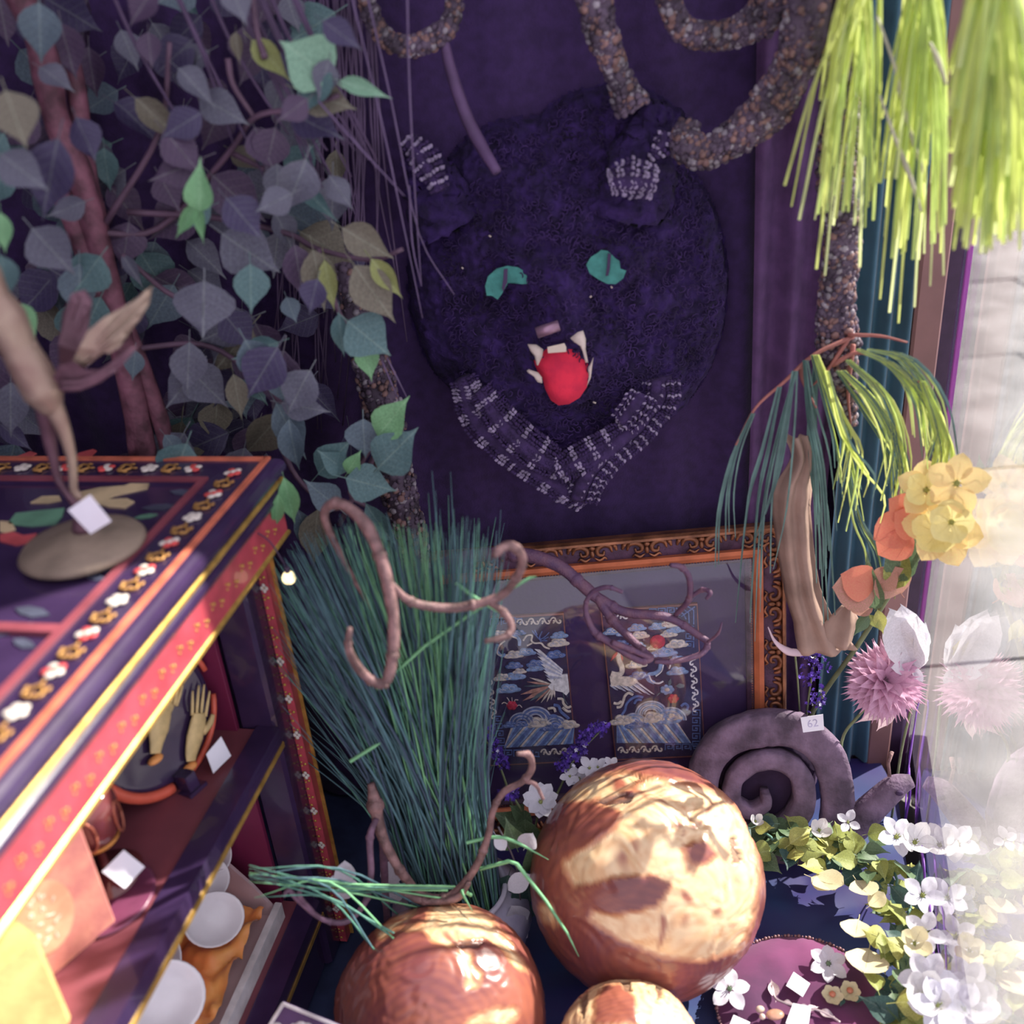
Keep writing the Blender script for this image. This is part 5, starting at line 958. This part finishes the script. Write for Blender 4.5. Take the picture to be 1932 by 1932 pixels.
# white blossoms and leaves behind the vase
random.seed(80)
fl = thing('white_daisy', at(1010, 1560, 1.1), 'white daisy-like blossom with green leaves left of the largest ball', 'flower')
c = at(1020, 1514, 1.08); bloom(fl, c, TC(c)+Vector((0, 0, .9)), .025, 'white', 10, .7, 'lime')
for (bx, by, tx, ty, k) in [(1000, 1570, 940, 1535, 'gmid'), (1000, 1575, 960, 1560, 'glime'), (990, 1545, 995, 1610, 'gmid'), (1000, 1560, 1012, 1600, 'glime'), (985, 1540, 965, 1520, 'gmid')]: leaf(fl, at(bx, by, 1.09), at(tx, ty, 1.08), k, .3)
stem(fl, [(1020, 1514, 1.08), (1010, 1560, 1.09), (990, 1640, 1.1)], .0018)
fl = thing('white_blossom_sprig', at(1100, 1470, 1.1), 'spray of small white blossoms peeping over the largest ball', 'flower')
for (x, y, r) in [(1092, 1470, .018), (1112, 1450, .017), (1128, 1448, .014), (1152, 1445, .013), (1075, 1465, .014)]: c = at(x, y, 1.12); bloom(fl, c, TC(c)+Vector((rnd(-.4, .4), 0, .8)), r, 'white', 5, .8, 'lime')
stem(fl, [(1150, 1446, 1.12), (1120, 1465, 1.12), (1080, 1530, 1.12)], .0014)
fl = thing('white_petal_garland', at(970, 1760, 1.0), 'white petals and dull leaves strewn between the vase and the balls', 'flowers')
for (bx, by, tx, ty, k) in [(1000, 1650, 965, 1675, 'white'), (990, 1600, 1000, 1580, 'white'), (960, 1740, 990, 1765, 'white'), (945, 1755, 970, 1785, 'white'), (935, 1575, 950, 1600, 'white'), (735, 1655, 745, 1700, 'white'), (740, 1620, 738, 1665, 'white'), (985, 1745, 970, 1720, 'white')]: p, t = at(bx, by, 1.0), at(tx, ty, .99); part('petal', pmesh[k], fl, Matrix.Translation(p) @ frame(t-p, TC(p)) @ Matrix.Scale((t-p).length*1.2, 4))
for (bx, by, tx, ty, k) in [(960, 1650, 945, 1700, 'gdeep'), (980, 1700, 1000, 1760, 'gdeep'), (1000, 1700, 990, 1640, 'gdeep'), (1010, 1640, 1000, 1600, 'gmid'), (975, 1600, 960, 1560, 'gmid')]: leaf(fl, at(bx, by, 1.03), at(tx, ty, 1.02), k, .3)
stem(fl, [(940, 1560, 1.02), (975, 1640, 1.02), (985, 1760, 1.02)], .0016, stem_d)
fl = thing('white_blossom', at(650, 1690, .92), 'pale white blossom with four petals behind the red post strip', 'flower'); c = at(652, 1668, .93)
for (tx, ty) in [(650, 1628), (675, 1668), (648, 1700), (625, 1655)]: t = at(tx, ty, .93); part('petal', pmesh['white'], fl, Matrix.Translation(c) @ frame(t-c, TC(c)) @ Matrix.Scale((t-c).length, 4))
# leaf garland
random.seed(90)
ga = thing('leaf_garland', AX(1600, 1650, 2, 0), 'garland of yellow-green leaves and white blossoms curving along the window edge', 'garland')
gp = [(1432, 1575), (1480, 1585), (1540, 1600), (1600, 1610), (1655, 1630), (1700, 1670), (1712, 1730), (1700, 1790), (1690, 1850), (1710, 1910), (1735, 1980)]
GP = smoothpath([AX(x, y, 2, .045) for x, y in gp], 6)
b = MB(); b.tube([p+Vector((.006*math.sin(i), .006*math.cos(i), 0)) for i, p in enumerate(GP)], .0022, 6); b.build('stem', M('garland wire', (92, 130, 118), .5), ga)
def gl_ok(p): return (p-GA).dot(GN) > .012
ct = 0; tries = 0
while ct < 150 and tries < 2000:
    tries += 1; i = random.randrange(len(GP)); p = GP[i]+Vector((rnd(-.03, .03), rnd(-.035, .035), rnd(-.02, .02))); a = rnd(0, 6.28); L_ = rnd(.028, .048); t = p+Vector((math.cos(a)*L_, math.sin(a)*L_, rnd(-.008, .02)))
    if not (gl_ok(p) and gl_ok(t)): continue
    m = frame(t-p, Vector((rnd(-.6, .6), rnd(-.8, .2), 1))); part('leaf', random.choice(lm[random.choice(['glime', 'glime', 'gyell', 'gmid', 'gmid', 'gdeep'])]), ga, Matrix.Translation(p) @ m @ Matrix.Scale((t-p).length, 4)); ct += 1
for (x, y, r, k, cn) in [(1545, 1567, .020, 'whitecup', 4), (1600, 1552, .018, 'white', 4), (1425, 1550, .013, 'whitecup', 4), (1690, 1580, .030, 'white', 5), (1725, 1590, .030, 'whitecup', 5), (1740, 1690, .028, 'white', 5), (1745, 1760, .028, 'white', 5), (1750, 1850, .034, 'white', 6), (1770, 1900, .034, 'white', 6), (1725, 1780, .022, 'cream', 4), (1740, 1880, .030, 'whitecup', 5)]:
    p = AX(x, y, 2, .08)
    if gl_ok(p): bloom(ga, p, Vector((rnd(-.3, .3), -.5, 1)), r, k, cn, .75, 'lime')
for (bx, by, tx, ty, k) in [(1530, 1655, 1585, 1682, 'cream'), (1545, 1650, 1572, 1690, 'cream'), (1640, 1790, 1630, 1850, 'cream'), (1620, 1735, 1612, 1780, 'cream'), (1615, 1660, 1640, 1700, 'cream'), (1640, 1710, 1665, 1695, 'cream')]: p, t = AX(bx, by, 2, .05), AX(tx, ty, 2, .05); part('fallen_petal', pmesh[k], ga, Matrix.Translation(p) @ frame(t-p, Z_) @ Matrix.Scale((t-p).length*1.1, 4))
# purple ribbon strands by the glass
rb = M('purple ribbon', (134, 78, 190), .4, bump=0, trans=.1)
b = MB()
for l in [[(1735, 1320), (1732, 1400), (1725, 1480), (1735, 1560)], [(1748, 1380), (1752, 1440), (1758, 1500), (1762, 1560)], [(1728, 1450), (1745, 1500), (1765, 1540), (1775, 1600)]]:
    P = smoothpath([AX(x, y, 0, 0) if False else at(x, y, 1.24 if y < 1500 else 1.2) for x, y in l], 5); P = [p if gl_ok(p) else p+GN*(.014-(p-GA).dot(GN)) for p in P]; b.tube(P, .0024, 6, .4)
for l in [[(1768, 1600), (1762, 1660), (1772, 1720), (1770, 1790)], [(1780, 1680), (1776, 1760), (1782, 1850), (1775, 1932), (1770, 1990)], [(1762, 1590), (1778, 1640), (1770, 1700)]]:
    P = smoothpath([AX(x, y, 2, .05) for x, y in l], 5); P = [p+Z_*.03*math.sin(i*.35) for i, p in enumerate(P)]; P = [p if gl_ok(p) else p+GN*(.014-(p-GA).dot(GN)) for p in P]; b.tube(P, .0024, 6, .4)
b.build('purple_ribbon', rb, label='loose purple ribbon strands trailing along the foot of the window', cat='ribbon')
# ================================================================== VELVET MAT WITH JEWELLERY
VC = AX(1515, 1905, 2, .0); VR = .112
def velv(u, v):
    a = u*2*math.pi; r = VR*v; n = noise.noise(Vector((r*math.cos(a)*22, r*math.sin(a)*14+3, 0))); return VC+Vector((r*math.cos(a), r*math.sin(a), .016-.012*v**6+.010*n*(1-v**4)))
mt = thing('velvet_mat', VC+Z_*-.02, 'round maroon velvet mat with beaded rim at the bottom, right of the balls', 'mat')
b = MB(); b.add([velv(i/64, j/20) for j in range(21) for i in range(64)], [(j*64+i, j*64+(i+1) % 64, (j+1)*64+(i+1) % 64, (j+1)*64+i) for j in range(20) for i in range(64)]); b.lathe(VC, [(VR, .004), (VR*.98, -.012), (0, -.012)], 64); b.build('velvet', M('maroon velvet', (112, 44, 94), .8, sheen=.3, scale=9, c2=(70, 26, 68), bump=.2), mt)
b = MB()
for i in range(150): a = i*2*math.pi/150; b.ell(VC+Vector((math.cos(a)*(VR+.001), math.sin(a)*(VR+.001), .005)), .0024+.0008*math.sin(i*2), nu=6, nv=4)
b.build('bead_rim', M('dull brass beads', (140, 106, 110), .4, .4), mt, kind='stuff')
von = lambda x, y: AX(x, y, 2, .022)
for (x, y, r, cn, lab) in [(1562, 1824, .024, 6, 'white star flower on the back of the maroon mat'), (1376, 1872, .026, 5, 'white blossom with pale green throat left of the maroon mat')]:
    p = von(x, y); fl = thing('white_star_flower', p, lab, 'flower'); bloom(fl, p+Z_*.006, Vector((0, -.35, 1)), r, 'white', cn, .95, 'mid', .14, .5, jit=.05)
fl = thing('flower_brooch', von(1580, 1880), 'cream enamel brooch of two flowers on the maroon mat', 'brooch')
for (x, y) in [(1570, 1882), (1603, 1875)]: bloom(fl, von(x, y)+Z_*.003, (0, -.3, 1), .013, 'cream', 6, .95, None); MB().ell(von(x, y)+Z_*.007, (.0045, .0045, .003)).build('flower_centre', M('orange enamel', (206, 128, 100), .3), fl)
for (bx, by, tx, ty) in [(1590, 1885, 1585, 1900), (1610, 1885, 1628, 1890), (1575, 1870, 1570, 1862)]: leaf(fl, von(bx, by)+Z_*.002, von(tx, ty)+Z_*.002, 'gdeep', .3)
fl = thing('silver_leaf_brooch', von(1500, 1890), 'curved silver sprig brooch with leaves across the maroon mat', 'brooch'); svm = M('antique silver', (176, 158, 166), .35, .5)
b = MB(); P = smoothpath([von(x, y)+Z_*.003 for x, y in [(1456, 1862), (1462, 1885), (1480, 1895), (1505, 1902), (1540, 1908), (1570, 1922), (1585, 1932)]], 5); b.tube(P, .0016, 6); b.build('wire', svm, fl)
for (bx, by, tx, ty) in [(1462, 1885, 1455, 1848), (1478, 1892, 1498, 1898), (1505, 1903, 1535, 1908), (1545, 1910, 1580, 1925), (1520, 1908, 1545, 1902)]: p, t = von(bx, by)+Z_*.003, von(tx, ty)+Z_*.004; part('silver_leaf', leafmesh('silver_leaf', svm, .1, .25), fl, Matrix.Translation(p) @ frame(t-p, Z_) @ Matrix.Scale((t-p).length, 4))
b = MB(); b.ell(von(1462, 1918)+Z_*.004, (.012, .008, .004), nu=16, nv=8); b.build('amber_stone', M('amber stone', (190, 142, 120), .2, coat=.5), label='oval amber-coloured stone on the maroon mat beside the tags', cat='stone')
b = MB(); b.ell(von(1434, 1908)+Z_*.004, (.006, .005, .004)); b.ell(von(1438, 1922)+Z_*.004, (.004, .004, .004)); b.build('pearl_studs', M('cream pearl', (222, 196, 180), .25), label='two cream pearl studs left of the amber stone', cat='earrings')
for pl, lab in [([(1497, 1839), (1528, 1861), (1514, 1886), (1483, 1865)], 'white paper tag lying tilted at the middle of the maroon mat'), ([(1496, 1898), (1530, 1905), (1524, 1945), (1482, 1936)], 'white paper tag at the bottom edge of the maroon mat'), ([(1384, 1920), (1415, 1934), (1400, 1970), (1370, 1955)], 'white paper tag cut off at the lower left of the maroon mat')]: tagcard(pl, lambda x, y: von(x, y)+Z_*.004, lab, nrm=Z_)
# ================================================================== THINGS IN AND ON THE CABINET
cream_h = M('carved ivory resin', (222, 196, 140), .5, scale=60, var=.1, bump=.3)
dn = (-VD+UD*.35+Z_*.22).normalized(); dc = cb(.185, .150, .506); dx = Z_.cross(dn).normalized(); dy = dn.cross(dx)
pl = thing('round_display_plate', dc-Z_*.095, 'black round plate on an orange-red stand, two ivory hands mounted on it', 'plate')
b = MB(); b.lathe(dc, [(0, .004), (.078, .003), (.084, .005), (.087, .0), (.084, -.005), (0, -.006)], 48, (dx, dy, dn)); b.build('plate', lac, pl)
b = MB(); red2 = M('orange red lacquer', (226, 104, 82), .35, var=.08)
for a0, a1, w_ in ((195, 262, .010), (278, 350, .006), (5, 62, .005)):
    P = [dc+(dx*math.cos(math.radians(a))+dy*math.sin(math.radians(a)))*.090+dn*.006 for a in range(a0, a1, 6)]; b.tube(P, w_*.7, 8, .9)
b.build('stand_ring', red2, pl)
b = MB(); q = dc-dy*.093; b.box(q+dn*.016, (.008, .012, .016), (dx, dn, dy)); b.box(q+dn*.020-dy*.008, (.014, .012, .004), (dx, dn, dy)); b.build('stand_foot', lac, pl, smooth=False)
def z5h(x, y): return (200+x/4.83, 1200+y/4.83)
def hand(palm, fingers, thumb, cuff, lab):
    o = thing('ivory_hand', onp(*z5h(*palm[-1][:2]), dc, dn), lab, 'ornament'); b = MB(); Q = lambda p, n=.010: onp(*z5h(p[0], p[1]), dc+dn*n, dn)
    P = smoothpath([Q(p) for p in palm], 5); R = inter([p[2] for p in palm], len(P)); b.ftube(P, [r/4.83*1.10/FP for r in R], dn, .38, 12)
    up = (P[0]-P[-1]).normalized()
    for f in fingers: FPt = smoothpath([Q(f[0]), Q(((f[0][0]+f[1][0])/2, (f[0][1]+f[1][1])/2), .013), Q(f[1], .011)], 4); b.ftube(FPt, inter([19/4.83*1.1/FP, 18/4.83*1.1/FP, 11/4.83*1.1/FP], len(FPt)), dn, .8, 8)
    FPt = smoothpath([Q(t) for t in thumb], 4); b.ftube(FPt, inter([.0048, .0045, .003], len(FPt)), dn, .8, 8); b.build('hand', cream_h, o)
    b = MB(); b.ell(Q(cuff, .010), (.0105, .0052, .0065), (dx, (dy*.96-dx*.2).normalized(), dn), nu=14, nv=8); b.build('cuff', M('orange cuff', (232, 158, 92), .5), o)
hand([(590, 610, 60), (520, 700, 110), (480, 850, 122), (460, 980, 80), (450, 1070, 62)], [((540, 610), (570, 510)), ((585, 620), (645, 410)), ((620, 630), (668, 425)), ((640, 640), (698, 450))], [(420, 760), (470, 640), (560, 540)], (450, 1125), 'left of the two ivory hands on the black plate')
hand([(850, 700, 78), (840, 780, 100), (810, 920, 108), (780, 1060, 80), (775, 1140, 58)], [((785, 720), (790, 500)), ((825, 720), (845, 450)), ((865, 725), (895, 440)), ((905, 735), (945, 500))], [(880, 880), (945, 800), (975, 715)], (765, 1195), 'right ivory hand on the black plate, beside the small tag')
tagcard([z5h(1040, 915), z5h(1132, 1090), z5h(970, 1250), z5h(905, 1075)], lambda x, y: onp(x, y, dc+dn*.03, dn), 'white diamond-turned tag at the right edge of the hand plate', nrm=dn)
# goblet
gc = cb(.335, .145, .413); go_ = thing('amber_goblet', gc, 'dark amber glass goblet on the shelf left of the hand plate', 'goblet'); am = M('amber glass', (128, 62, 64), .1, coat=.6, trans=.3, spec=.8)
b = MB(); b.lathe(gc, [(0, 0), (.036, .0), (.037, .003), (.012, .008), (.005, .015), (.0045, .035), (.008, .042), (.022, .055), (.030, .075), (.032, .10), (.029, .12), (.027, .12), (.029, .10), (.026, .075), (.018, .06), (0, .05)], 32); b.build('bowl', am, go_)
b = MB(); b.lathe(gc+Z_*.052, [(.019, 0), (.0245, .004), (.026, .009), (.0205, .006)], 24); b.build('gold_band', M('amber gold', (228, 160, 82), .3, .3), go_)
b = MB()
for k in range(5): a = k*1.2566; d = Vector((math.cos(a), math.sin(a), 0)); t = Vector((-d.y, d.x, 0)); b.tube([gc+Z_*(.085+.02*math.sin(q))+d*.0315+t*.008*math.cos(q) for q in [i*.63 for i in range(11)]], .0014, 5)
b.build('oval_ornament', M('copper line', (176, 104, 84), .3, .4), go_)
b = MB(); b.lathe(cb(.365, .135, .413), [(0, 0), (.052, 0), (.054, .003), (.05, .004), (0, .002)], 40); b.build('round_coaster', M('plum lacquer disc', (112, 58, 86), .3, coat=.3), label='flat dark plum disc lying under the goblet on the shelf', cat='coaster')
tp = cb(.345, .10, .43)
tagcard([(232, 1604), (272, 1636), (234, 1677), (191, 1645)], lambda x, y: onp(x, y, tp, (-VD+Z_*.7+UD*.3).normalized()), 'white tag leaning on the goblet foot on the shelf')
# marbled box
bc = cb(.56, .20, .413); st = M('speckled terracotta', (206, 138, 122), .7, scale=40, var=.2, bump=.2, c2=(182, 112, 108))
bx_ = thing('speckled_box', bc, 'upright pinkish terracotta speckled box with white lettering at lower left', 'box')
ax2 = (Vector((.80, -.60, 0)), Vector((.60, .80, 0)), Z_)
bc = AX(85, 1700, 2, .49); bc.z = 0
b = MB(); b.box(bc-ax2[0]*.004+ax2[1]*-.01+Z_*.483, (.014, .062, .068), ax2); b.build('box_body', st, bx_, smooth=False)
fc = bc-ax2[0]*.004-ax2[1]*.01+Z_*.483+ax2[0]*.0142
b = MB(); b.add([fc+ax2[1]*.030*math.cos(a)+Z_*.042*math.sin(a)+ax2[0]*h for h in (0, .0008) for a in [i*.2618 for i in range(24)]], [tuple(range(24, 48))]+[(i, (i+1) % 24, 24+(i+1) % 24, 24+i) for i in range(24)]); b.build('oval_label', M('peach label', (222, 168, 138), .6), bx_, smooth=False)
b = MB(); random.seed(4)
for r_ in range(5):
    for k in range(3 if r_ % 2 else 2):
        c = fc+ax2[0]*.0012+ax2[1]*((k-1+(.5 if r_ % 2 == 0 else 0))*.011)+Z_*(.026-r_*.013); P = [c+ax2[1]*rnd(-.004, .004)+Z_*rnd(-.004, .004) for _ in range(4)]; b.ribbon(P, ax2[0], .0022, .0004)
b.build('brush_lettering', M('white ink', (236, 222, 206), .6), bx_, smooth=False)
bc2 = AX(5, 1880, 2, .50); bc2.z = 0
b = MB(); b.box(bc2-ax2[0]*.03+Z_*.47, (.028, .045, .055), ax2); b.build('yellow_box', M('pale gold paper', (230, 196, 128), .6, scale=30, var=.1, bump=.3), smooth=False, label='pale golden patterned box at the lower left edge, beside the terracotta one', cat='box')
# box of porcelain in orange satin
tr = thing('lined_tray_box', cb(.3, .2, .1), 'open pale box on the lower cabinet shelf holding orange satin', 'box'); prm = M('pale pink card', (206, 178, 182), .7, scale=12, var=.08); whc = M('white card edge', (226, 222, 224), .6)
b = MB(); cbox(b, .115, .75, .095, .33, .101, .106); cbox(b, .115, .75, .325, .33, .106, .24); b.build('box_body', prm, tr, smooth=False)
b = MB(); b.prism([cb(.115, .09, .106), cb(.115, .33, .106), cb(.115, .33, .27), cb(.115, .20, .27), cb(.115, .12, .16)], UD, .005); b.build('end_wall', prm, tr, smooth=False)
b = MB(); cbox(b, .115, .75, .086, .096, .101, .128); b.build('front_lip', whc, tr, smooth=False)
sat = M('orange satin', (240, 138, 76), .4, sheen=.2, scale=20, c2=(246, 176, 100), bump=.1)
def satin(u, v):
    p = cb(.13+.55*u, .105+.21*v, .112); n = noise.noise(Vector((p.x*26, p.y*26, 1))); n2 = noise.noise(Vector((p.x*60, p.y*60, 4))); return p+Z_*(.012+.040*abs(n)+.012*abs(n2)+.03*v)
sheet('orange_satin', satin, 90, 50, sat, label='crumpled orange satin lining the box on the lower cabinet shelf', cat='satin')
pw_ = M('white porcelain', (240, 236, 240), .3, coat=.3, var=.03, bump=0)
def cup(px, py, z, r, tilt, lab):
    c = AX(px, py, 2, z); nn = (-VD*math.cos(tilt)+Z_*math.sin(tilt)+UD*.3).normalized(); e = nn.orthogonal().normalized(); f_ = nn.cross(e)
    b = MB(); b.lathe(c, [(0, -.6*r), (.55*r, -.5*r), (.85*r, -.22*r), (r, .12*r), (.97*r, .16*r), (.9*r, .1*r), (.78*r, -.18*r), (.5*r, -.42*r), (0, -.5*r)], 28, (e, f_*1.25, nn)); b.build('porcelain_cup', pw_, label=lab, cat='cup', group='white cups in the satin box', loc=c)
cup(398, 1605, .225, .026, .9, 'farthest white porcelain cup, mostly behind the shelf edge'); cup(385, 1660, .215, .030, .5, 'white porcelain cup just under the shelf edge, second from the back'); cup(402, 1735, .19, .034, .7, 'round white porcelain cup facing out in the middle of the satin'); cup(285, 1800, .215, .034, .9, 'white cup pressed against the shelf edge, left of the satin folds'); cup(300, 1890, .205, .046, .6, 'large white cup nearest the bottom edge of the box')
# price card board
sg_t = .235; s0, s1_ = AX(535, 1889, 2, sg_t), AX(640, 1932, 2, sg_t); ed = (s1_-s0).normalized(); s3 = AX(508, 1932, 2, sg_t-.03); dd = (s3-s0).normalized(); nn = ed.cross(dd).normalized(); nn = nn if nn.dot(CAM-s0) > 0 else -nn; sw, sh = .15, .20
sg = thing('framed_card', s0+dd*sh, 'dark card with a white border and white floral print at the bottom edge', 'sign')
b = MB(); b.prism([s0, s0+ed*sw, s0+ed*sw+dd*sh, s0+dd*sh], nn, .002); b.build('card', M('dark card', (84, 62, 104), .6), sg, smooth=False)
b = MB(); rr_ = lambda a, c: s0+ed*a+dd*c+nn*.002
for q in ([rr_(.002, .002), rr_(sw-.002, .002)], [rr_(.002, .002), rr_(.002, sh)], [rr_(sw-.002, .002), rr_(sw-.002, sh)]): b.ribbon(q, nn, .0045, .0005)
b.build('white_border', whc, sg, smooth=False)
b = MB()
for k in range(9): b.ell(rr_(.022+.012*math.cos(k*.7)+.02*(k//5), .030+.012*math.sin(k*.7)), (.007, .006, .001), (ed, dd, nn), nu=8, nv=4)
b.build('white_blossom_print', whc, sg)
# small glowing bulb
bl_ = thing('fairy_light', at(545, 1090, 1.02), 'small glowing warm round fairy-light bulb beside the cabinet corner', 'lamp'); p = at(545, 1090, 1.02)
em = bpy.data.materials.new('lamp glow'); em.use_nodes = True; em.node_tree.nodes['Principled BSDF'].inputs['Emission Color'].default_value = (1, .82, .45, 1); em.node_tree.nodes['Principled BSDF'].inputs['Emission Strength'].default_value = 2.2; em.node_tree.nodes['Principled BSDF'].inputs['Base Color'].default_value = (.3, .25, .15, 1)
b = MB(); b.ell(p, .0080, nu=16, nv=10); b.build('bulb', em, bl_); b = MB(); b.tube([p+Z_*.006, p+Z_*.014], .003, 8); b.tube(smoothpath([p+Z_*.014, p+Vector((-.02, .01, .05)), p+Vector((-.06, .02, .06)), p+Vector((-.09, .03, .02))], 5), .0009, 5); b.build('cord', M('cord', (70, 56, 84), .6), bl_)
# winged bronze figure
br = M('worn bronze', (140, 112, 104), .42, .35, scale=18, var=.25, bump=.3, c2=(176, 158, 140)); br2 = M('dull bronze', (116, 84, 98), .5, .3, scale=20, var=.2, bump=.3)
FB = AX(158, 1035, 2, .763); FY = FB.y; fg_ = thing('winged_bronze_figure', FB, 'slender winged bronze figure striding on a round base on the cabinet top', 'statue')
b = MB(); b.lathe(FB, [(0, 0), (.060, 0), (.062, .003), (.058, .008), (.03, .014), (.012, .020), (0, .021)], 44); b.build('base', M('stone brown base', (140, 124, 110), .6, scale=25, var=.15, bump=.4), fg_)
F = lambda x, y, o=0: at(x, y, FY+o)
def ftube(nm, l, rads, m=br, n=10, fl=1):
    P = smoothpath([F(*p) for p in l], 5); b = MB(); b.tube(P, inter(rads, len(P)), n, fl); return b.build(nm, m, fg_)
ftube('body', [(100, 775), (82, 740), (60, 700), (35, 655), (8, 600), (-15, 560), (-30, 510), (-38, 475), (-42, 455)], [.010, .019, .019, .017, .020, .016, .014, .008, .008])
b = MB(); b.ell(F(-52, 425), (.014, .016, .019), nu=14, nv=9); b.tube([F(-52, 425)+Vector((.012, -.004, -.002)), F(-52, 425)+Vector((.019, -.006, -.006))], [.004, .0015], 6); b.build('head', br, fg_)
ftube('leg', [(98, 760), (120, 810), (134, 860), (138, 900), (140, 925), (152, 940)], [.010, .007, .005, .0042, .004, .004]); ftube('leg', [(85, 765, .01), (92, 820, .012), (102, 870, .01), (110, 905, .008), (128, 932, 0), (150, 960, 0), (155, 1000, 0)], [.010, .007, .005, .004, .0035, .006, .010], br2)
ftube('arm', [(20, 645), (40, 668), (52, 670), (60, 655), (66, 645)], [.006, .005, .005, .0045, .003])
def wing(nm, outline, m, o, parts_):
    b = MB(); P = [F(x, y, o+.02*noise.noise(Vector((x*.01, y*.01, 0)))) for x, y in outline]; b.prism(P, Vector((0, 1, 0)), .004); b.build(nm, m, fg_, smooth=False)
    b = MB()
    for l in parts_: b.ribbon(smoothpath([F(x, y, o-.001) for x, y in l], 4), Vector((0, -1, 0)), .005, .0022)
    b.build('wing_feathers', m, fg_)
wing('wing', [(135, 685), (150, 655), (165, 625), (195, 600), (230, 582), (260, 562), (286, 540), (280, 575), (262, 605), (240, 632), (225, 655), (205, 668), (190, 662), (172, 685), (150, 695)], br, 0, [[(145, 685), (190, 640), (280, 550)], [(150, 690), (200, 650), (262, 598)], [(155, 690), (195, 660), (238, 630)]])
wing('wing', [(112, 700), (110, 650), (118, 590), (135, 555), (158, 548), (172, 570), (165, 620), (150, 665), (135, 700)], br2, .03, [[(120, 690), (130, 620), (145, 560)], [(128, 690), (145, 640), (162, 580)]])
wing('tail', [(95, 725), (110, 690), (135, 683), (160, 700), (195, 700), (235, 670), (268, 645), (230, 690), (190, 722), (150, 738), (112, 740)], br2, -.01, [[(110, 722), (170, 715), (255, 655)], [(112, 732), (160, 728), (220, 695)]])
tagcard([(171, 932), (211, 982), (172, 1006), (129, 961)], lambda x, y: at(x, y, FY-.03), 'white tag tied at the feet of the winged bronze figure')
